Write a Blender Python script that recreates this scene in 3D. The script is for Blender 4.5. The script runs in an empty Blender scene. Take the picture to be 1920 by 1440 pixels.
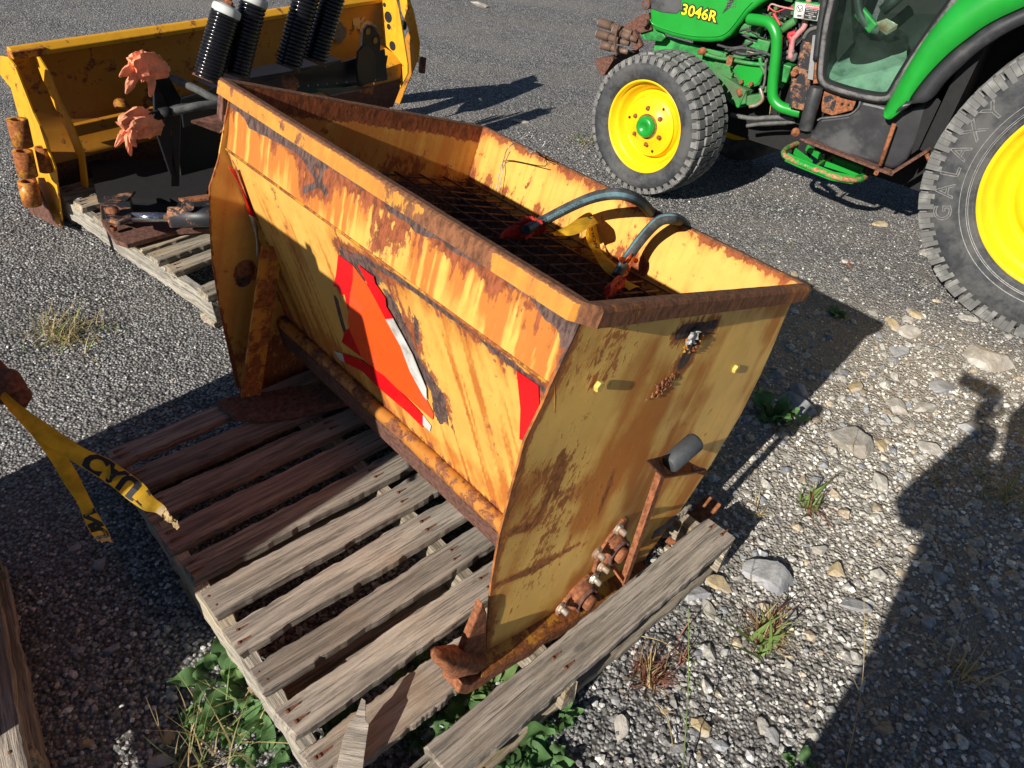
import bpy, bmesh, math, random
import numpy as np
from mathutils import Vector, Matrix, Euler
random.seed(7); RNG = np.random.default_rng(7)
C = bpy.context.scene.collection
sc = bpy.context.scene
PI = math.pi
# ------------------------------------------------------------------ camera
CAM_H = 1.65; CAM_F = 1340.8; PITCH = math.radians(39.165); ROLL = math.radians(7.232)
_f = Vector((0, math.cos(PITCH), -math.sin(PITCH))); _r0 = Vector((1, 0, 0)); _u0 = _r0.cross(_f)
CR = _r0*math.cos(ROLL) + _u0*math.sin(ROLL); CU = -_r0*math.sin(ROLL) + _u0*math.cos(ROLL); CF = _f
CP = Vector((0, 0, CAM_H))
cd = bpy.data.cameras.new('camera'); cam = bpy.data.objects.new('camera', cd); C.objects.link(cam)
cd.sensor_fit = 'HORIZONTAL'; cd.sensor_width = 36; cd.lens = CAM_F/1920*36
cd.clip_start = .02; cd.clip_end = 500
m3 = Matrix((CR, CU, -CF)).transposed()
cam.matrix_world = Matrix.Translation(CP) @ m3.to_4x4()
sc.camera = cam
# ------------------------------------------------------------------ light
AZ = math.radians(-127); EL = math.radians(27.6)
SUN = Vector((math.cos(AZ)*math.cos(EL), math.sin(AZ)*math.cos(EL), math.sin(EL)))
w_ = bpy.data.worlds.new('World'); sc.world = w_; w_.use_nodes = True
nt = w_.node_tree; sky = nt.nodes.new('ShaderNodeTexSky'); sky.sky_type = 'NISHITA'; sky.sun_disc = False
sky.sun_elevation = EL; sky.sun_rotation = math.atan2(SUN.x, SUN.y); sky.air_density = .7; sky.dust_density = .15
nt.links.new(sky.outputs[0], nt.nodes['Background'].inputs[0]); nt.nodes['Background'].inputs[1].default_value = .05
sl = bpy.data.lights.new('sun', 'SUN'); sl.energy = 5.0; sl.angle = math.radians(.5); sl.color = (1, .94, .85)
so = bpy.data.objects.new('sun', sl); C.objects.link(so); so.rotation_euler = SUN.to_track_quat('Z', 'Y').to_euler(); so.location = (0, 0, 8)
sc.view_settings.view_transform = 'Standard'; sc.view_settings.look = 'None'; sc.view_settings.gamma = 1
sc.view_settings.exposure = 0.5; sc.view_settings.use_curve_mapping = False
sc.render.engine = 'CYCLES'
# ------------------------------------------------------------------ survey helpers: a sight line met with a real plane of the place
def ray(x, y): return CR*((x-960)/CAM_F) - CU*((y-720)/CAM_F) + CF
def onp(x, y, P0, n):
    r = ray(x, y); return CP + r*((P0-CP).dot(n)/r.dot(n))
def gz(x, y, z=0.): return onp(x, y, Vector((0, 0, z)), Vector((0, 0, 1)))
HO = Vector((-0.04047595, 0.78373019, 0.17053866))
HA = Vector((0.65096582, 0.70142324, -0.29025667)).normalized()
HW = Vector((0.19155485, 0.21820801, 0.95691797)); HU = HW.cross(HA).normalized(); HW = HA.cross(HU)
HL = 1.175
def hloc(P): d = P-HO; return Vector((d.dot(HA), d.dot(HU), d.dot(HW)))
def hop(x, y, k): return hloc(onp(x, y, HO+HU*k, HU))
def hb(x, y, b): return hloc(onp(x, y, HO+HW*b, HW))
def hl(x, y, a0, b0, a1, b1):
    n = -(b1-b0)*HA + (a1-a0)*HW; return hloc(onp(x, y, HO+HA*a0+HW*b0, n))
TO = Vector((0.5145, 3.8345, 0)); TA = Vector((math.cos(math.radians(-34)), math.sin(math.radians(-34)), 0)); TN = Vector((TA.y, -TA.x, 0))
def tl(P): d = P-TO; return Vector((d.dot(TA), -d.dot(TN), d.z))     # tractor frame: x to the rear, y away from camera, z up
def ta(x, y, n): return tl(onp(x, y, TO+TN*n, TN))
def tz(x, y, z): return tl(gz(x, y, z))
BO = Vector((-2.2, 2.75, 0)); BL = Vector((.5535, .8329, 0)); BN = Vector((BL.y, -BL.x, 0))
def bl(P): d = P-BO; return Vector((d.dot(BL), -d.dot(BN), d.z))      # plough frame: x along blade, y away from camera, z up
def pa(x, y, n): return bl(onp(x, y, BO+BN*n, BN))
def pl(x, y, l): return bl(onp(x, y, BO+BL*l, BL))
# ------------------------------------------------------------------ objects
def tag(o, label=None, cat=None, group=None, kind=None):
    if label: o['label'] = label
    if cat: o['category'] = cat
    if group: o['group'] = group
    if kind: o['kind'] = kind
    return o
def empty(name, label, cat, M=None, group=None):
    o = bpy.data.objects.new(name, None); C.objects.link(o); o.empty_display_size = .1
    if M is not None: o.matrix_world = M
    return tag(o, label, cat, group)
def frame(O, X, Y):
    X = X.normalized(); Z = X.cross(Y).normalized(); Y = Z.cross(X)
    return Matrix.Translation(O) @ Matrix((X, Y, Z)).transposed().to_4x4()
class MB:
    def __init__(s): s.v = []; s.f = []; s.sm = []
    def add(s, vs, fs, smooth=False):
        o = len(s.v); s.v += [tuple(q) for q in vs]; s.f += [tuple(i+o for i in f) for f in fs]; s.sm += [smooth]*len(fs); return s
    def box(s, c, size, R=None):
        h = [q/2 for q in size]; vs = []
        for x in (-1, 1):
            for y in (-1, 1):
                for z in (-1, 1):
                    p = Vector((x*h[0], y*h[1], z*h[2]))
                    if R is not None: p = R @ p
                    vs.append(p+Vector(c))
        return s.add(vs, [(0,1,3,2),(4,6,7,5),(0,4,5,1),(2,3,7,6),(0,2,6,4),(1,5,7,3)])
    def bar(s, a, b, w, h, up=(0, 0, 1)):
        a = Vector(a); b = Vector(b); X = (b-a).normalized(); Z = Vector(up); Y = Z.cross(X)
        if Y.length < 1e-4: Y = Vector((0, 1, 0)).cross(X)
        Y.normalize(); Z = X.cross(Y); R = Matrix((X, Y, Z)).transposed()
        return s.box((a+b)/2, ((b-a).length, w, h), R)
    def prism(s, pts, off):      # planar polygon extruded by vector off
        n = len(pts); off = Vector(off); vs = [Vector(p) for p in pts] + [Vector(p)+off for p in pts]
        nrm = Vector((0, 0, 0))
        for i in range(n):
            a = vs[i]; b = vs[(i+1) % n]; nrm += a.cross(b)
        a = list(range(n)); b = [i+n for i in range(n)]
        if nrm.dot(off) > 0: fs = [tuple(reversed(a)), tuple(b)] + [(i, (i+1) % n, (i+1) % n+n, i+n) for i in range(n)]
        else: fs = [tuple(a), tuple(reversed(b))] + [((i+1) % n, i, i+n, (i+1) % n+n) for i in range(n)]
        return s.add(vs, fs)
    def tube(s, pts, r, seg=10, cap=True, smooth=True, flat=1.):
        P = [Vector(p) for p in pts]; n = len(P); rr = r if hasattr(r, '__len__') else [r]*n; vs = []; fs = []
        prev = None
        for i in range(n):
            t = (P[min(i+1, n-1)]-P[max(i-1, 0)]).normalized()
            if prev is None:
                x = t.cross(Vector((0, 0, 1)));
                if x.length < .05: x = t.cross(Vector((1, 0, 0)))
            else: x = prev - t*prev.dot(t)
            x.normalize(); y = t.cross(x); prev = x
            for k in range(seg):
                a = 2*PI*k/seg; vs.append(P[i]+(x*math.cos(a)+y*math.sin(a)*flat)*rr[i])
        for i in range(n-1):
            for k in range(seg):
                a = i*seg+k; b = i*seg+(k+1) % seg; fs.append((a, b, b+seg, a+seg))
        s.add(vs, fs, smooth)
        if cap:
            o = len(s.v)-n*seg; s.f += [tuple(o+k for k in reversed(range(seg))), tuple(o+(n-1)*seg+k for k in range(seg))]; s.sm += [False, False]
        return s
    def lathe(s, prof, seg=48, O=(0, 0, 0), ax=(0, 0, 1), smooth=True):   # prof: (radius, height along axis)
        ax = Vector(ax).normalized(); x = ax.cross(Vector((0, 0, 1)))
        if x.length < .05: x = ax.cross(Vector((1, 0, 0)))
        x.normalize(); y = ax.cross(x); vs = []; fs = []; O = Vector(O)
        for (r, h) in prof:
            for k in range(seg):
                a = 2*PI*k/seg; vs.append(O+ax*h+(x*math.cos(a)+y*math.sin(a))*r)
        for i in range(len(prof)-1):
            for k in range(seg):
                a = i*seg+k; b = i*seg+(k+1) % seg; fs.append((a, b, b+seg, a+seg))
        return s.add(vs, fs, smooth)
    def hexbolt(s, c, ax, r, h, R=None):
        return s.lathe([(0.0001, h), (r*.85, h), (r, h*.82), (r, 0), (0.0001, 0)], 6, c, ax, False)
    def sheet(s, fn, nu, nv, smooth=True):
        vs = [fn(i/nu, j/nv) for j in range(nv+1) for i in range(nu+1)]
        fs = [(j*(nu+1)+i, j*(nu+1)+i+1, (j+1)*(nu+1)+i+1, (j+1)*(nu+1)+i) for j in range(nv) for i in range(nu)]
        return s.add(vs, fs, smooth)
    def mesh(s, name):
        me = bpy.data.meshes.new(name); me.from_pydata([tuple(map(float, q)) for q in s.v], [], s.f)
        me.polygons.foreach_set('use_smooth', s.sm); me.update(); return me
    def build(s, name, m, parent=None, bevel=0., fix=True, solid=0., seg=2):
        me = s.mesh(name)
        if fix:
            b = bmesh.new(); b.from_mesh(me); bmesh.ops.recalc_face_normals(b, faces=b.faces); b.to_mesh(me); b.free()
        me.materials.append(m); o = bpy.data.objects.new(name, me); C.objects.link(o)
        if parent is not None: o.parent = parent
        if solid:
            q = o.modifiers.new('solid', 'SOLIDIFY'); q.thickness = solid; q.offset = 0
        if bevel:
            q = o.modifiers.new('bevel', 'BEVEL'); q.width = bevel; q.segments = seg; q.limit_method = 'ANGLE'; q.angle_limit = math.radians(40)
            q.harden_normals = False
        return o
def B(name, m, parent, fn, **k):
    b = MB(); fn(b); return b.build(name, m, parent, **k)
def inst(o, name=None, parent=None, M=None):
    c = o.copy(); C.objects.link(c)
    if parent is not None: c.parent = parent
    if M is not None: c.matrix_local = M
    return c
def smooth_path(pts, n=8):
    P = [Vector(p) for p in pts]; out = []
    for i in range(len(P)-1):
        a = P[max(i-1, 0)]; b = P[i]; c = P[i+1]; d = P[min(i+2, len(P)-1)]
        for k in range(n):
            t = k/n; out.append(.5*((2*b)+(c-a)*t+(2*a-5*b+4*c-d)*t*t+(3*b-a-3*c+d)*t**3))
    out.append(P[-1]); return out
# numpy value noise
_G = RNG.random((64, 64, 64)).astype(np.float32)
def vnoise(x, y, z=0.):
    x = np.asarray(x, float); y = np.asarray(y, float); z = np.asarray(z, float)+0*x
    xi = np.floor(x).astype(int); yi = np.floor(y).astype(int); zi = np.floor(z).astype(int)
    fx = x-xi; fy = y-yi; fz = z-zi; fx = fx*fx*(3-2*fx); fy = fy*fy*(3-2*fy); fz = fz*fz*(3-2*fz)
    g = lambda a, b, c: _G[(xi+a) % 64, (yi+b) % 64, (zi+c) % 64]
    l = lambda p, q, t: p+(q-p)*t
    return l(l(l(g(0,0,0), g(1,0,0), fx), l(g(0,1,0), g(1,1,0), fx), fy), l(l(g(0,0,1), g(1,0,1), fx), l(g(0,1,1), g(1,1,1), fx), fy), fz)
def fbm(x, y, z=0., oct=4):
    t = 0; a = .5; s = 0
    for i in range(oct):
        t = t+a*vnoise(np.asarray(x)*2**i+i*7.3, np.asarray(y)*2**i+i*3.1, np.asarray(z)*2**i); s += a; a *= .5
    return t/s
def sstep(a, b, x): t = np.clip((x-a)/(b-a), 0, 1); return t*t*(3-2*t)
def dpoly(px, py, pts, closed=False):      # distance to a polyline
    d = np.full(np.shape(px), 1e9); n = len(pts)
    for i in range(n if closed else n-1):
        ax, ay = pts[i]; bx, by = pts[(i+1) % n]; vx = bx-ax; vy = by-ay; L = vx*vx+vy*vy+1e-12
        t = np.clip(((px-ax)*vx+(py-ay)*vy)/L, 0, 1); d = np.minimum(d, np.hypot(px-ax-t*vx, py-ay-t*vy))
    return d
def inpoly(px, py, pts):
    c = np.zeros(np.shape(px), bool); n = len(pts)
    for i in range(n):
        x1, y1 = pts[i]; x2, y2 = pts[(i+1) % n]
        c ^= ((y1 > py) != (y2 > py)) & (px < (x2-x1)*(py-y1)/((y2-y1)+1e-12)+x1)
    return c
def set_wear(o, fn):      # fn(x,y,z arrays in local coords) -> stain, rust, bare
    me = o.data; n = len(me.vertices); co = np.empty(n*3, np.float32); me.vertices.foreach_get('co', co); co = co.reshape(-1, 3).astype(float)
    r = fn(co[:, 0], co[:, 1], co[:, 2]); at = me.color_attributes.new('wear', 'FLOAT_COLOR', 'POINT')
    buf = np.ones((n, 4), np.float32)
    for i in range(3): buf[:, i] = np.clip(r[i], 0, 1)
    at.data.foreach_set('color', buf.ravel())
# ------------------------------------------------------------------ materials
class NT:
    def __init__(s, name):
        s.m = bpy.data.materials.new(name); s.m.use_nodes = True; s.t = s.m.node_tree; s.b = s.t.nodes['Principled BSDF']; s.out = s.t.nodes['Material Output']
        s.tc = s.t.nodes.new('ShaderNodeTexCoord')
    def n(s, typ, **k):
        q = s.t.nodes.new('ShaderNode'+typ)
        for a, b in k.items():
            if hasattr(q, a): setattr(q, a, b)
            else: q.inputs[a.replace('_', ' ')].default_value = b
        return q
    def l(s, a, b): s.t.links.new(a, b); return s
    def co(s, scale=(1, 1, 1), src='Object', rot=(0, 0, 0)):
        m = s.n('Mapping'); m.inputs['Scale'].default_value = scale; m.inputs['Rotation'].default_value = rot; s.l(s.tc.outputs[src], m.inputs[0]); return m.outputs[0]
    def noise(s, scale, det=6, rough=.6, co=None, dist=0.):
        q = s.n('TexNoise'); q.inputs['Scale'].default_value = scale; q.inputs['Detail'].default_value = det; q.inputs['Roughness'].default_value = rough; q.inputs['Distortion'].default_value = dist
        s.l(co if co is not None else s.tc.outputs['Object'], q.inputs['Vector']); return q.outputs['Fac']
    def vor(s, scale, co=None, feat='F1', out='Distance', rnd=1.):
        q = s.n('TexVoronoi', feature=feat); q.inputs['Scale'].default_value = scale; q.inputs['Randomness'].default_value = rnd
        s.l(co if co is not None else s.tc.outputs['Object'], q.inputs['Vector']); return q.outputs[out]
    def ramp(s, fac, lo, hi, a=0., b=1.):
        q = s.n('MapRange', interpolation_type='SMOOTHSTEP'); q.inputs[1].default_value = lo; q.inputs[2].default_value = hi; q.inputs[3].default_value = a; q.inputs[4].default_value = b
        s.l(fac, q.inputs[0]); return q.outputs[0]
    def mix(s, fac, a, b, blend='MIX'):
        q = s.n('Mix', data_type='RGBA', blend_type=blend)
        for v, i in ((fac, 0), (a, 6), (b, 7)):
            if isinstance(v, (int, float)): q.inputs[i].default_value = v
            elif isinstance(v, tuple): q.inputs[i].default_value = (*v, 1) if len(v) == 3 else v
            else: s.l(v, q.inputs[i])
        return q.outputs[2]
    def math(s, op, a, b=0., clamp=False):
        q = s.n('Math', operation=op, use_clamp=clamp)
        for v, i in ((a, 0), (b, 1)):
            if isinstance(v, (int, float)): q.inputs[i].default_value = v
            else: s.l(v, q.inputs[i])
        return q.outputs[0]
    def bump(s, h, strength=.4, dist=.01):
        q = s.n('Bump'); q.inputs['Strength'].default_value = strength; q.inputs['Distance'].default_value = dist; s.l(h, q.inputs['Height']); s.l(q.outputs[0], s.b.inputs['Normal']); return q
    def set(s, **k):
        for a, v in k.items():
            i = s.b.inputs[a.replace('_', ' ')]
            if isinstance(v, (int, float)): i.default_value = v
            elif isinstance(v, tuple): i.default_value = (*v, 1) if len(v) == 3 else v
            else: s.l(v, i)
        return s
def plain(name, col, rough=.5, metal=0., var=.25, scale=30., bump=.15, dirt=None, dirtamt=.4, coat=0.):
    q = NT(name); n = q.noise(scale, 8, .65)
    c = q.mix(q.ramp(n, .3, .7), tuple(x*(1-var) for x in col), tuple(min(1, x*(1+var)) for x in col))
    if dirt:
        d = q.ramp(q.noise(scale*.25, 8, .7), .5-dirtamt*.3, .72-dirtamt*.3); c = q.mix(d, c, dirt)
        q.set(Roughness=q.ramp(d, 0, 1, rough, .9))
    else: q.set(Roughness=rough)
    q.set(Base_Color=c, Metallic=metal)
    if coat: q.set(Coat_Weight=coat)
    if bump: q.bump(n, bump, .004)
    return q.m
def rusty(name, paint, amt=.5, streak=.5, axis=2, rough=.42, spec=.4, wear=False, fine=1., rustcol=(.20, .055, .018), bare=(.075, .045, .038), stain=(.42, .125, .016), bumpamt=.5):
    q = NT(name); sc_ = [38., 38., 38.]; sc_[axis] = 2.2; st = q.noise(1., 5, .6, q.co(tuple(sc_)))
    big = q.noise(5., 10, .65, dist=.4); fn = q.noise(75.*fine, 8, .7, q.co((1, 1, .45)) if wear else None); mid = q.noise(19., 10, .72, dist=.3)
    pv = q.mix(q.ramp(big, .3, .7), tuple(x*.88 for x in paint), tuple(min(1, x*1.08) for x in paint))
    S = q.math('MULTIPLY', q.ramp(st, .52, .75), streak)
    R = q.ramp(q.math('ADD', mid, q.math('MULTIPLY', big, .55)), 1.03-amt*.42, 1.12-amt*.42)
    Sp = q.ramp(fn, .67-.06*amt, .73-.06*amt); Bm = 0.
    if wear:
        at = q.n('Attribute', attribute_name='wear'); sep = q.n('SeparateColor'); q.l(at.outputs['Color'], sep.inputs[0])
        wj = q.math('MULTIPLY', q.math('SUBTRACT', mid, .5), .9); wf = q.math('MULTIPLY', q.math('SUBTRACT', fn, .5), 1.7)
        S = q.math('MAXIMUM', S, q.ramp(q.math('ADD', sep.outputs[0], q.math('ADD', wj, q.math('MULTIPLY', q.math('SUBTRACT', st, .5), .8))), .12, .95))
        R = q.math('MAXIMUM', R, q.ramp(q.math('ADD', sep.outputs[1], q.math('ADD', wj, wf)), .42, .62))
        Bm = q.ramp(q.math('ADD', sep.outputs[2], q.math('ADD', q.math('MULTIPLY', wj, .8), q.math('MULTIPLY', wf, .3))), .44, .54)
    S = q.math('MINIMUM', S, 1.)
    stv = q.mix(q.ramp(mid, .35, .65), stain, tuple(min(1, x*1.2) for x in stain))
    c = q.mix(q.math('MULTIPLY', S, .85), pv, stv)
    rv = q.mix(q.ramp(fn, .35, .65), tuple(x*.6 for x in rustcol), tuple(x*1.6 for x in rustcol))
    RR = q.math('MAXIMUM', R, q.math('MULTIPLY', Sp, .75)); c = q.mix(RR, c, rv)
    if wear:
        bv = q.mix(q.ramp(fn, .4, .6), tuple(x*.6 for x in bare), tuple(x*1.7 for x in bare)); c = q.mix(Bm, c, bv); RR = q.math('MAXIMUM', RR, Bm)
    q.set(Base_Color=c, Roughness=q.ramp(q.math('ADD', RR, q.math('MULTIPLY', S, .5)), 0, 1, rough, .92), Specular_IOR_Level=spec)
    h = q.math('ADD', q.math('MULTIPLY', fn, q.math('ADD', q.math('MULTIPLY', RR, 1.), .08)), q.math('MULTIPLY', q.math('SUBTRACT', 1., RR), .35))
    q.bump(h, bumpamt, .004); return q.m
YEL = (.70, .395, .085); PLY = (.44, .19, .018)
M = {}
M['panel'] = rusty('chipped yellow paint', YEL, .12, .35, wear=True, stain=(.37, .095, .010), rustcol=(.20, .055, .02))
M['plate'] = rusty('dull yellow paint', (.84, .51, .125), .27, .35, wear=True, rustcol=(.27, .095, .025))
M['inner'] = rusty('yellow paint inside', YEL, .36, .6, wear=True)
M['rim'] = rusty('rusty rim', (.62, .28, .045), .40, .7, fine=1.2, rustcol=(.15, .060, .027), stain=(.30, .10, .02), wear=True, bumpamt=.22)
M['rust'] = rusty('solid rust', (.2, .09, .05), 1.1, .2, rustcol=(.22, .080, .034), stain=(.30, .12, .05))
M['rustdark'] = rusty('dark rust', (.10, .045, .03), 1.3, .2, rustcol=(.11, .05, .035))
M['rustpaint'] = rusty('rust over yellow', (.55, .25, .03), .8, .7, rustcol=(.25, .08, .02))
M['plow'] = rusty('plough yellow', PLY, .46, .8, rustcol=(.16, .05, .02))
M['plowlight'] = rusty('plough bright yellow', (.72, .35, .02), .42, .5, rustcol=(.2, .06, .02))
M['blackpaint'] = rusty('black paint on steel', (.012, .013, .018), .1, .0, rough=.35, rustcol=(.12, .06, .04), stain=(.02, .02, .02))
M['blackrust'] = rusty('black paint rusting', (.02, .021, .026), .55, .2, rough=.45, rustcol=(.26, .12, .06), stain=(.1, .05, .03))
M['green'] = plain('tractor green', (.012, .28, .03), .32, var=.08, scale=8, bump=.02, coat=.3)
M['greenrust'] = rusty('green paint rusting', (.012, .30, .045), .75, .1, rustcol=(.35, .16, .08), stain=(.1, .25, .05))
M['greendusty'] = plain('dusty green casting', (.02, .24, .045), .5, var=.5, scale=20, bump=.3, dirt=(.08, .12, .06), dirtamt=.25)
M['wheelyellow'] = rusty('wheel yellow', (.84, .53, .008), .16, .12, rough=.32, rustcol=(.35, .2, .05), stain=(.6, .35, .02), bumpamt=.1)
M['tubelow'] = rusty('rusty lower tube', (.45, .18, .03), .7, .8, rustcol=(.16, .06, .025), stain=(.32, .10, .02))
M['rubber'] = plain('tyre rubber', (.034, .037, .042), .75, var=.35, scale=22, bump=.25, dirt=(.085, .085, .082), dirtamt=.3)
M['tread'] = plain('dusty tread', (.30, .295, .28), .9, var=.3, scale=60, bump=.4, dirt=(.13, .13, .125), dirtamt=.6)
M['hose'] = plain('black hose', (.028, .030, .031), .8, var=.3, scale=60, bump=.2, dirt=(.08, .08, .08), dirtamt=.3)
M['hosegrey'] = plain('dusty hose', (.10, .10, .095), .7, var=.3, scale=40, bump=.3)
M['hoseblue'] = plain('blue stripe', (.09, .17, .20), .8, var=.2, scale=60, bump=.1)
M['print'] = plain('black print', (.012, .012, .014), .6, var=.1, bump=0)
M['red'] = plain('red reflective', (.62, .006, .01), .35, var=.15, scale=90, bump=.2)
M['orange'] = plain('orange fluorescent', (.92, .09, .012), .38, var=.06, scale=20, bump=.08, dirt=(.75, .06, .01), dirtamt=.2)
M['white'] = plain('white reflective', (.62, .62, .60), .5, var=.15, scale=60, bump=.3, dirt=(.3, .28, .25), dirtamt=.3)
M['boltyellow'] = plain('yellow bolt', (.62, .45, .10), .4, var=.2, scale=60)
M['zinc'] = plain('zinc bolt', (.45, .43, .36), .4, .5, var=.3, scale=60, dirt=(.3, .15, .08), dirtamt=.3)
M['chrome'] = plain('chrome rod', (.55, .58, .66), .12, .95, var=.05, bump=0)
M['bumper'] = plain('grey rubber bumper', (.05, .055, .06), .6, var=.15, scale=80, bump=.15)
M['spring'] = plain('black spring', (.008, .008, .010), .16, var=.3, scale=30, bump=.05, dirt=(.07, .04, .03), dirtamt=-.1)
M['cup'] = plain('white plastic cup', (.62, .63, .60), .45, var=.12, scale=20, bump=.1, dirt=(.35, .33, .3), dirtamt=.25)
M['plasticblack'] = plain('black plastic', (.030, .031, .034), .42, var=.25, scale=9, bump=.08, dirt=(.09, .09, .09), dirtamt=.12)
M['frameblack'] = plain('door frame rubber', (.05, .05, .052), .6, var=.4, scale=40, bump=.3, dirt=(.16, .155, .15), dirtamt=.4)
M['dark'] = plain('near black iron and shade', (.005, .005, .0055), .8, var=.4, scale=30, bump=.3)  # near black; also colours the sheets that stand for shade
M['greyflat'] = plain('grey flat bar', (.24, .24, .24), .5, var=.15, scale=30, bump=.1)
M['coupler'] = plain('worn steel coupler', (.20, .13, .09), .6, .2, var=.4, scale=50, bump=.3, dirt=(.12, .07, .05), dirtamt=.4)
M['pink'] = plain('faded red hose', (.48, .22, .21), .6, var=.2, scale=30)
M['redhose'] = plain('red hose', (.55, .04, .05), .45, var=.2, scale=30)
M['mat'] = plain('dusty green floor', (.34, .46, .36), .8, var=.2, scale=12, bump=.2, dirt=(.10, .16, .13), dirtamt=.3)
M['wire'] = plain('galvanised wire', (.42, .40, .38), .45, .5, var=.3, scale=60)
def leafm(name, col, tr=.3):
    q = NT(name); n = q.noise(14, 6, .6); c = q.mix(q.ramp(n, .3, .7), tuple(x*.65 for x in col), tuple(x*1.4 for x in col))
    q.set(Base_Color=c, Roughness=.7); q.bump(q.noise(60, 4, .6), .5, .003)
    t = q.n('BsdfTranslucent'); q.l(c, t.inputs[0]); mx = q.n('MixShader'); mx.inputs[0].default_value = tr
    q.l(q.b.outputs[0], mx.inputs[1]); q.l(t.outputs[0], mx.inputs[2]); q.l(mx.outputs[0], q.out.inputs[0]); return q.m
M['leaf'] = leafm('dock leaf', (.085, .18, .055)); M['leafpale'] = leafm('pale leaf', (.14, .24, .07))
M['straw'] = leafm('dry straw', (.42, .33, .16)); M['grassgreen'] = leafm('grass blade', (.16, .24, .06)); M['redgrass'] = leafm('reddish grass', (.22, .085, .055))
M['tape'] = leafm('yellow caution tape', (.85, .50, .03), .6); M['tapepale'] = leafm('torn tape end', (.65, .48, .25), .5)
M['glove'] = leafm('orange glove', (.95, .40, .22), .2); M['gloveorange'] = leafm('bright orange glove', (.85, .16, .03), .15); M['glovered'] = leafm('red glove', (.55, .03, .015), .15)
def wood(name, col, tint=(.5, .5, .5), var=1.):
    q = NT(name); oi = q.n('ObjectInfo'); vm = q.n('VectorMath', operation='ADD'); q.l(q.tc.outputs['Object'], vm.inputs[0])
    sc3 = q.n('VectorMath', operation='SCALE'); cx = q.n('CombineXYZ'); q.l(oi.outputs['Random'], cx.inputs[0]); q.l(oi.outputs['Random'], cx.inputs[1]); q.l(cx.outputs[0], sc3.inputs[0]); sc3.inputs['Scale'].default_value = 7.; q.l(sc3.outputs[0], vm.inputs[1])
    def mp(s_): m = q.n('Mapping'); m.inputs['Scale'].default_value = s_; q.l(vm.outputs[0], m.inputs[0]); return m.outputs[0]
    g = q.noise(1., 8, .7, mp((2.4, 42, 42)), .6); g2 = q.noise(1., 6, .75, mp((5, 110, 110)), .4); g3 = q.noise(1., 4, .6, mp((1.1, 26, 26)), .8); b = q.noise(3.2, 6, .6, vm.outputs[0])
    v = q.ramp(oi.outputs['Random'], 0, 1, .80, 1.15)
    c = q.mix(q.ramp(g, .34, .64), tuple(x*.50 for x in col), tuple(min(1, x*1.18) for x in col))
    c = q.mix(q.ramp(g2, .38, .52, .9, 0.), c, tuple(x*.30 for x in col)); c = q.mix(q.ramp(g3, .33, .37, .9, 0.), c, tuple(x*.22 for x in col)); c = q.mix(q.ramp(b, .50, .75, 0., .8), c, tint)
    hs = q.n('HueSaturation'); q.l(v, hs.inputs['Value']); q.l(c, hs.inputs['Color'])
    kn = q.n('TexVoronoi'); kn.inputs['Scale'].default_value = 1.; q.l(mp((4.2, 11, 11)), kn.inputs['Vector'])
    c2 = q.mix(q.ramp(kn.outputs['Distance'], .05, .11, .85, 0.), hs.outputs[0], tuple(x*.3 for x in col))
    q.set(Base_Color=c2, Roughness=.85); q.bump(q.math('ADD', g, q.math('ADD', q.math('MULTIPLY', g2, 1.3), q.math('MULTIPLY', q.ramp(g3, .33, .38), 1.))), 1., .004); return q.m
M['wood'] = wood('weathered grey board', (.37, .318, .26), (.34, .24, .155)); M['woodside'] = wood('pale stringer', (.46, .42, .35), (.42, .34, .22))
M['woodshade'] = wood('reddish shaded board', (.30, .225, .185), (.22, .15, .12)); M['woodpale'] = wood('pale board', (.42, .36, .27), (.45, .28, .12))
M['nailrust'] = plain('rusty nail stain', (.13, .045, .02), .9, var=.4, scale=80)
def glassm():
    q = NT('tinted door glass'); q.set(Base_Color=(.04, .10, .07), Roughness=.06); t = q.n('BsdfTransparent'); t.inputs[0].default_value = (.84, .94, .89, 1)
    d = q.ramp(q.noise(6, 8, .7), .45, .75, .03, .13); mx = q.n('MixShader'); q.l(d, mx.inputs[0]); q.l(t.outputs[0], mx.inputs[1]); q.l(q.b.outputs[0], mx.inputs[2])
    q.set(Base_Color=(.10, .15, .12), Roughness=.15); q.l(mx.outputs[0], q.out.inputs[0]); return q.m
M['glass'] = glassm()
def stonem(name, dark=1.):
    q = NT(name); at = q.n('Attribute', attribute_name='tone'); n = q.noise(90, 6, .7)
    c = q.mix(q.ramp(n, .3, .7), (.55, .55, .55), (1.25, 1.25, 1.22)); c = q.mix(1., at.outputs['Color'], c, 'MULTIPLY')
    q.set(Base_Color=c, Roughness=.88); q.bump(n, .6, .003); return q.m
M['stones'] = stonem('loose gravel')
def rockm(name, col, tint):
    q = NT(name); n = q.noise(9, 10, .65, dist=.8); f = q.noise(60, 8, .7); c = q.mix(q.ramp(n, .3, .68), tuple(x*.6 for x in col), tuple(x*1.3 for x in col))
    c = q.mix(q.ramp(q.noise(4, 8, .6), .5, .62), c, tint); q.set(Base_Color=c, Roughness=.9); q.bump(q.math('ADD', n, q.math('MULTIPLY', f, .5)), .8, .008); return q.m
M['rockgrey'] = rockm('grey limestone', (.33, .33, .33), (.22, .22, .24)); M['rockpale'] = rockm('pale stone', (.46, .43, .38), (.34, .30, .25)); M['rocktan'] = rockm('tan stone', (.46, .36, .21), (.40, .37, .32))
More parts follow.
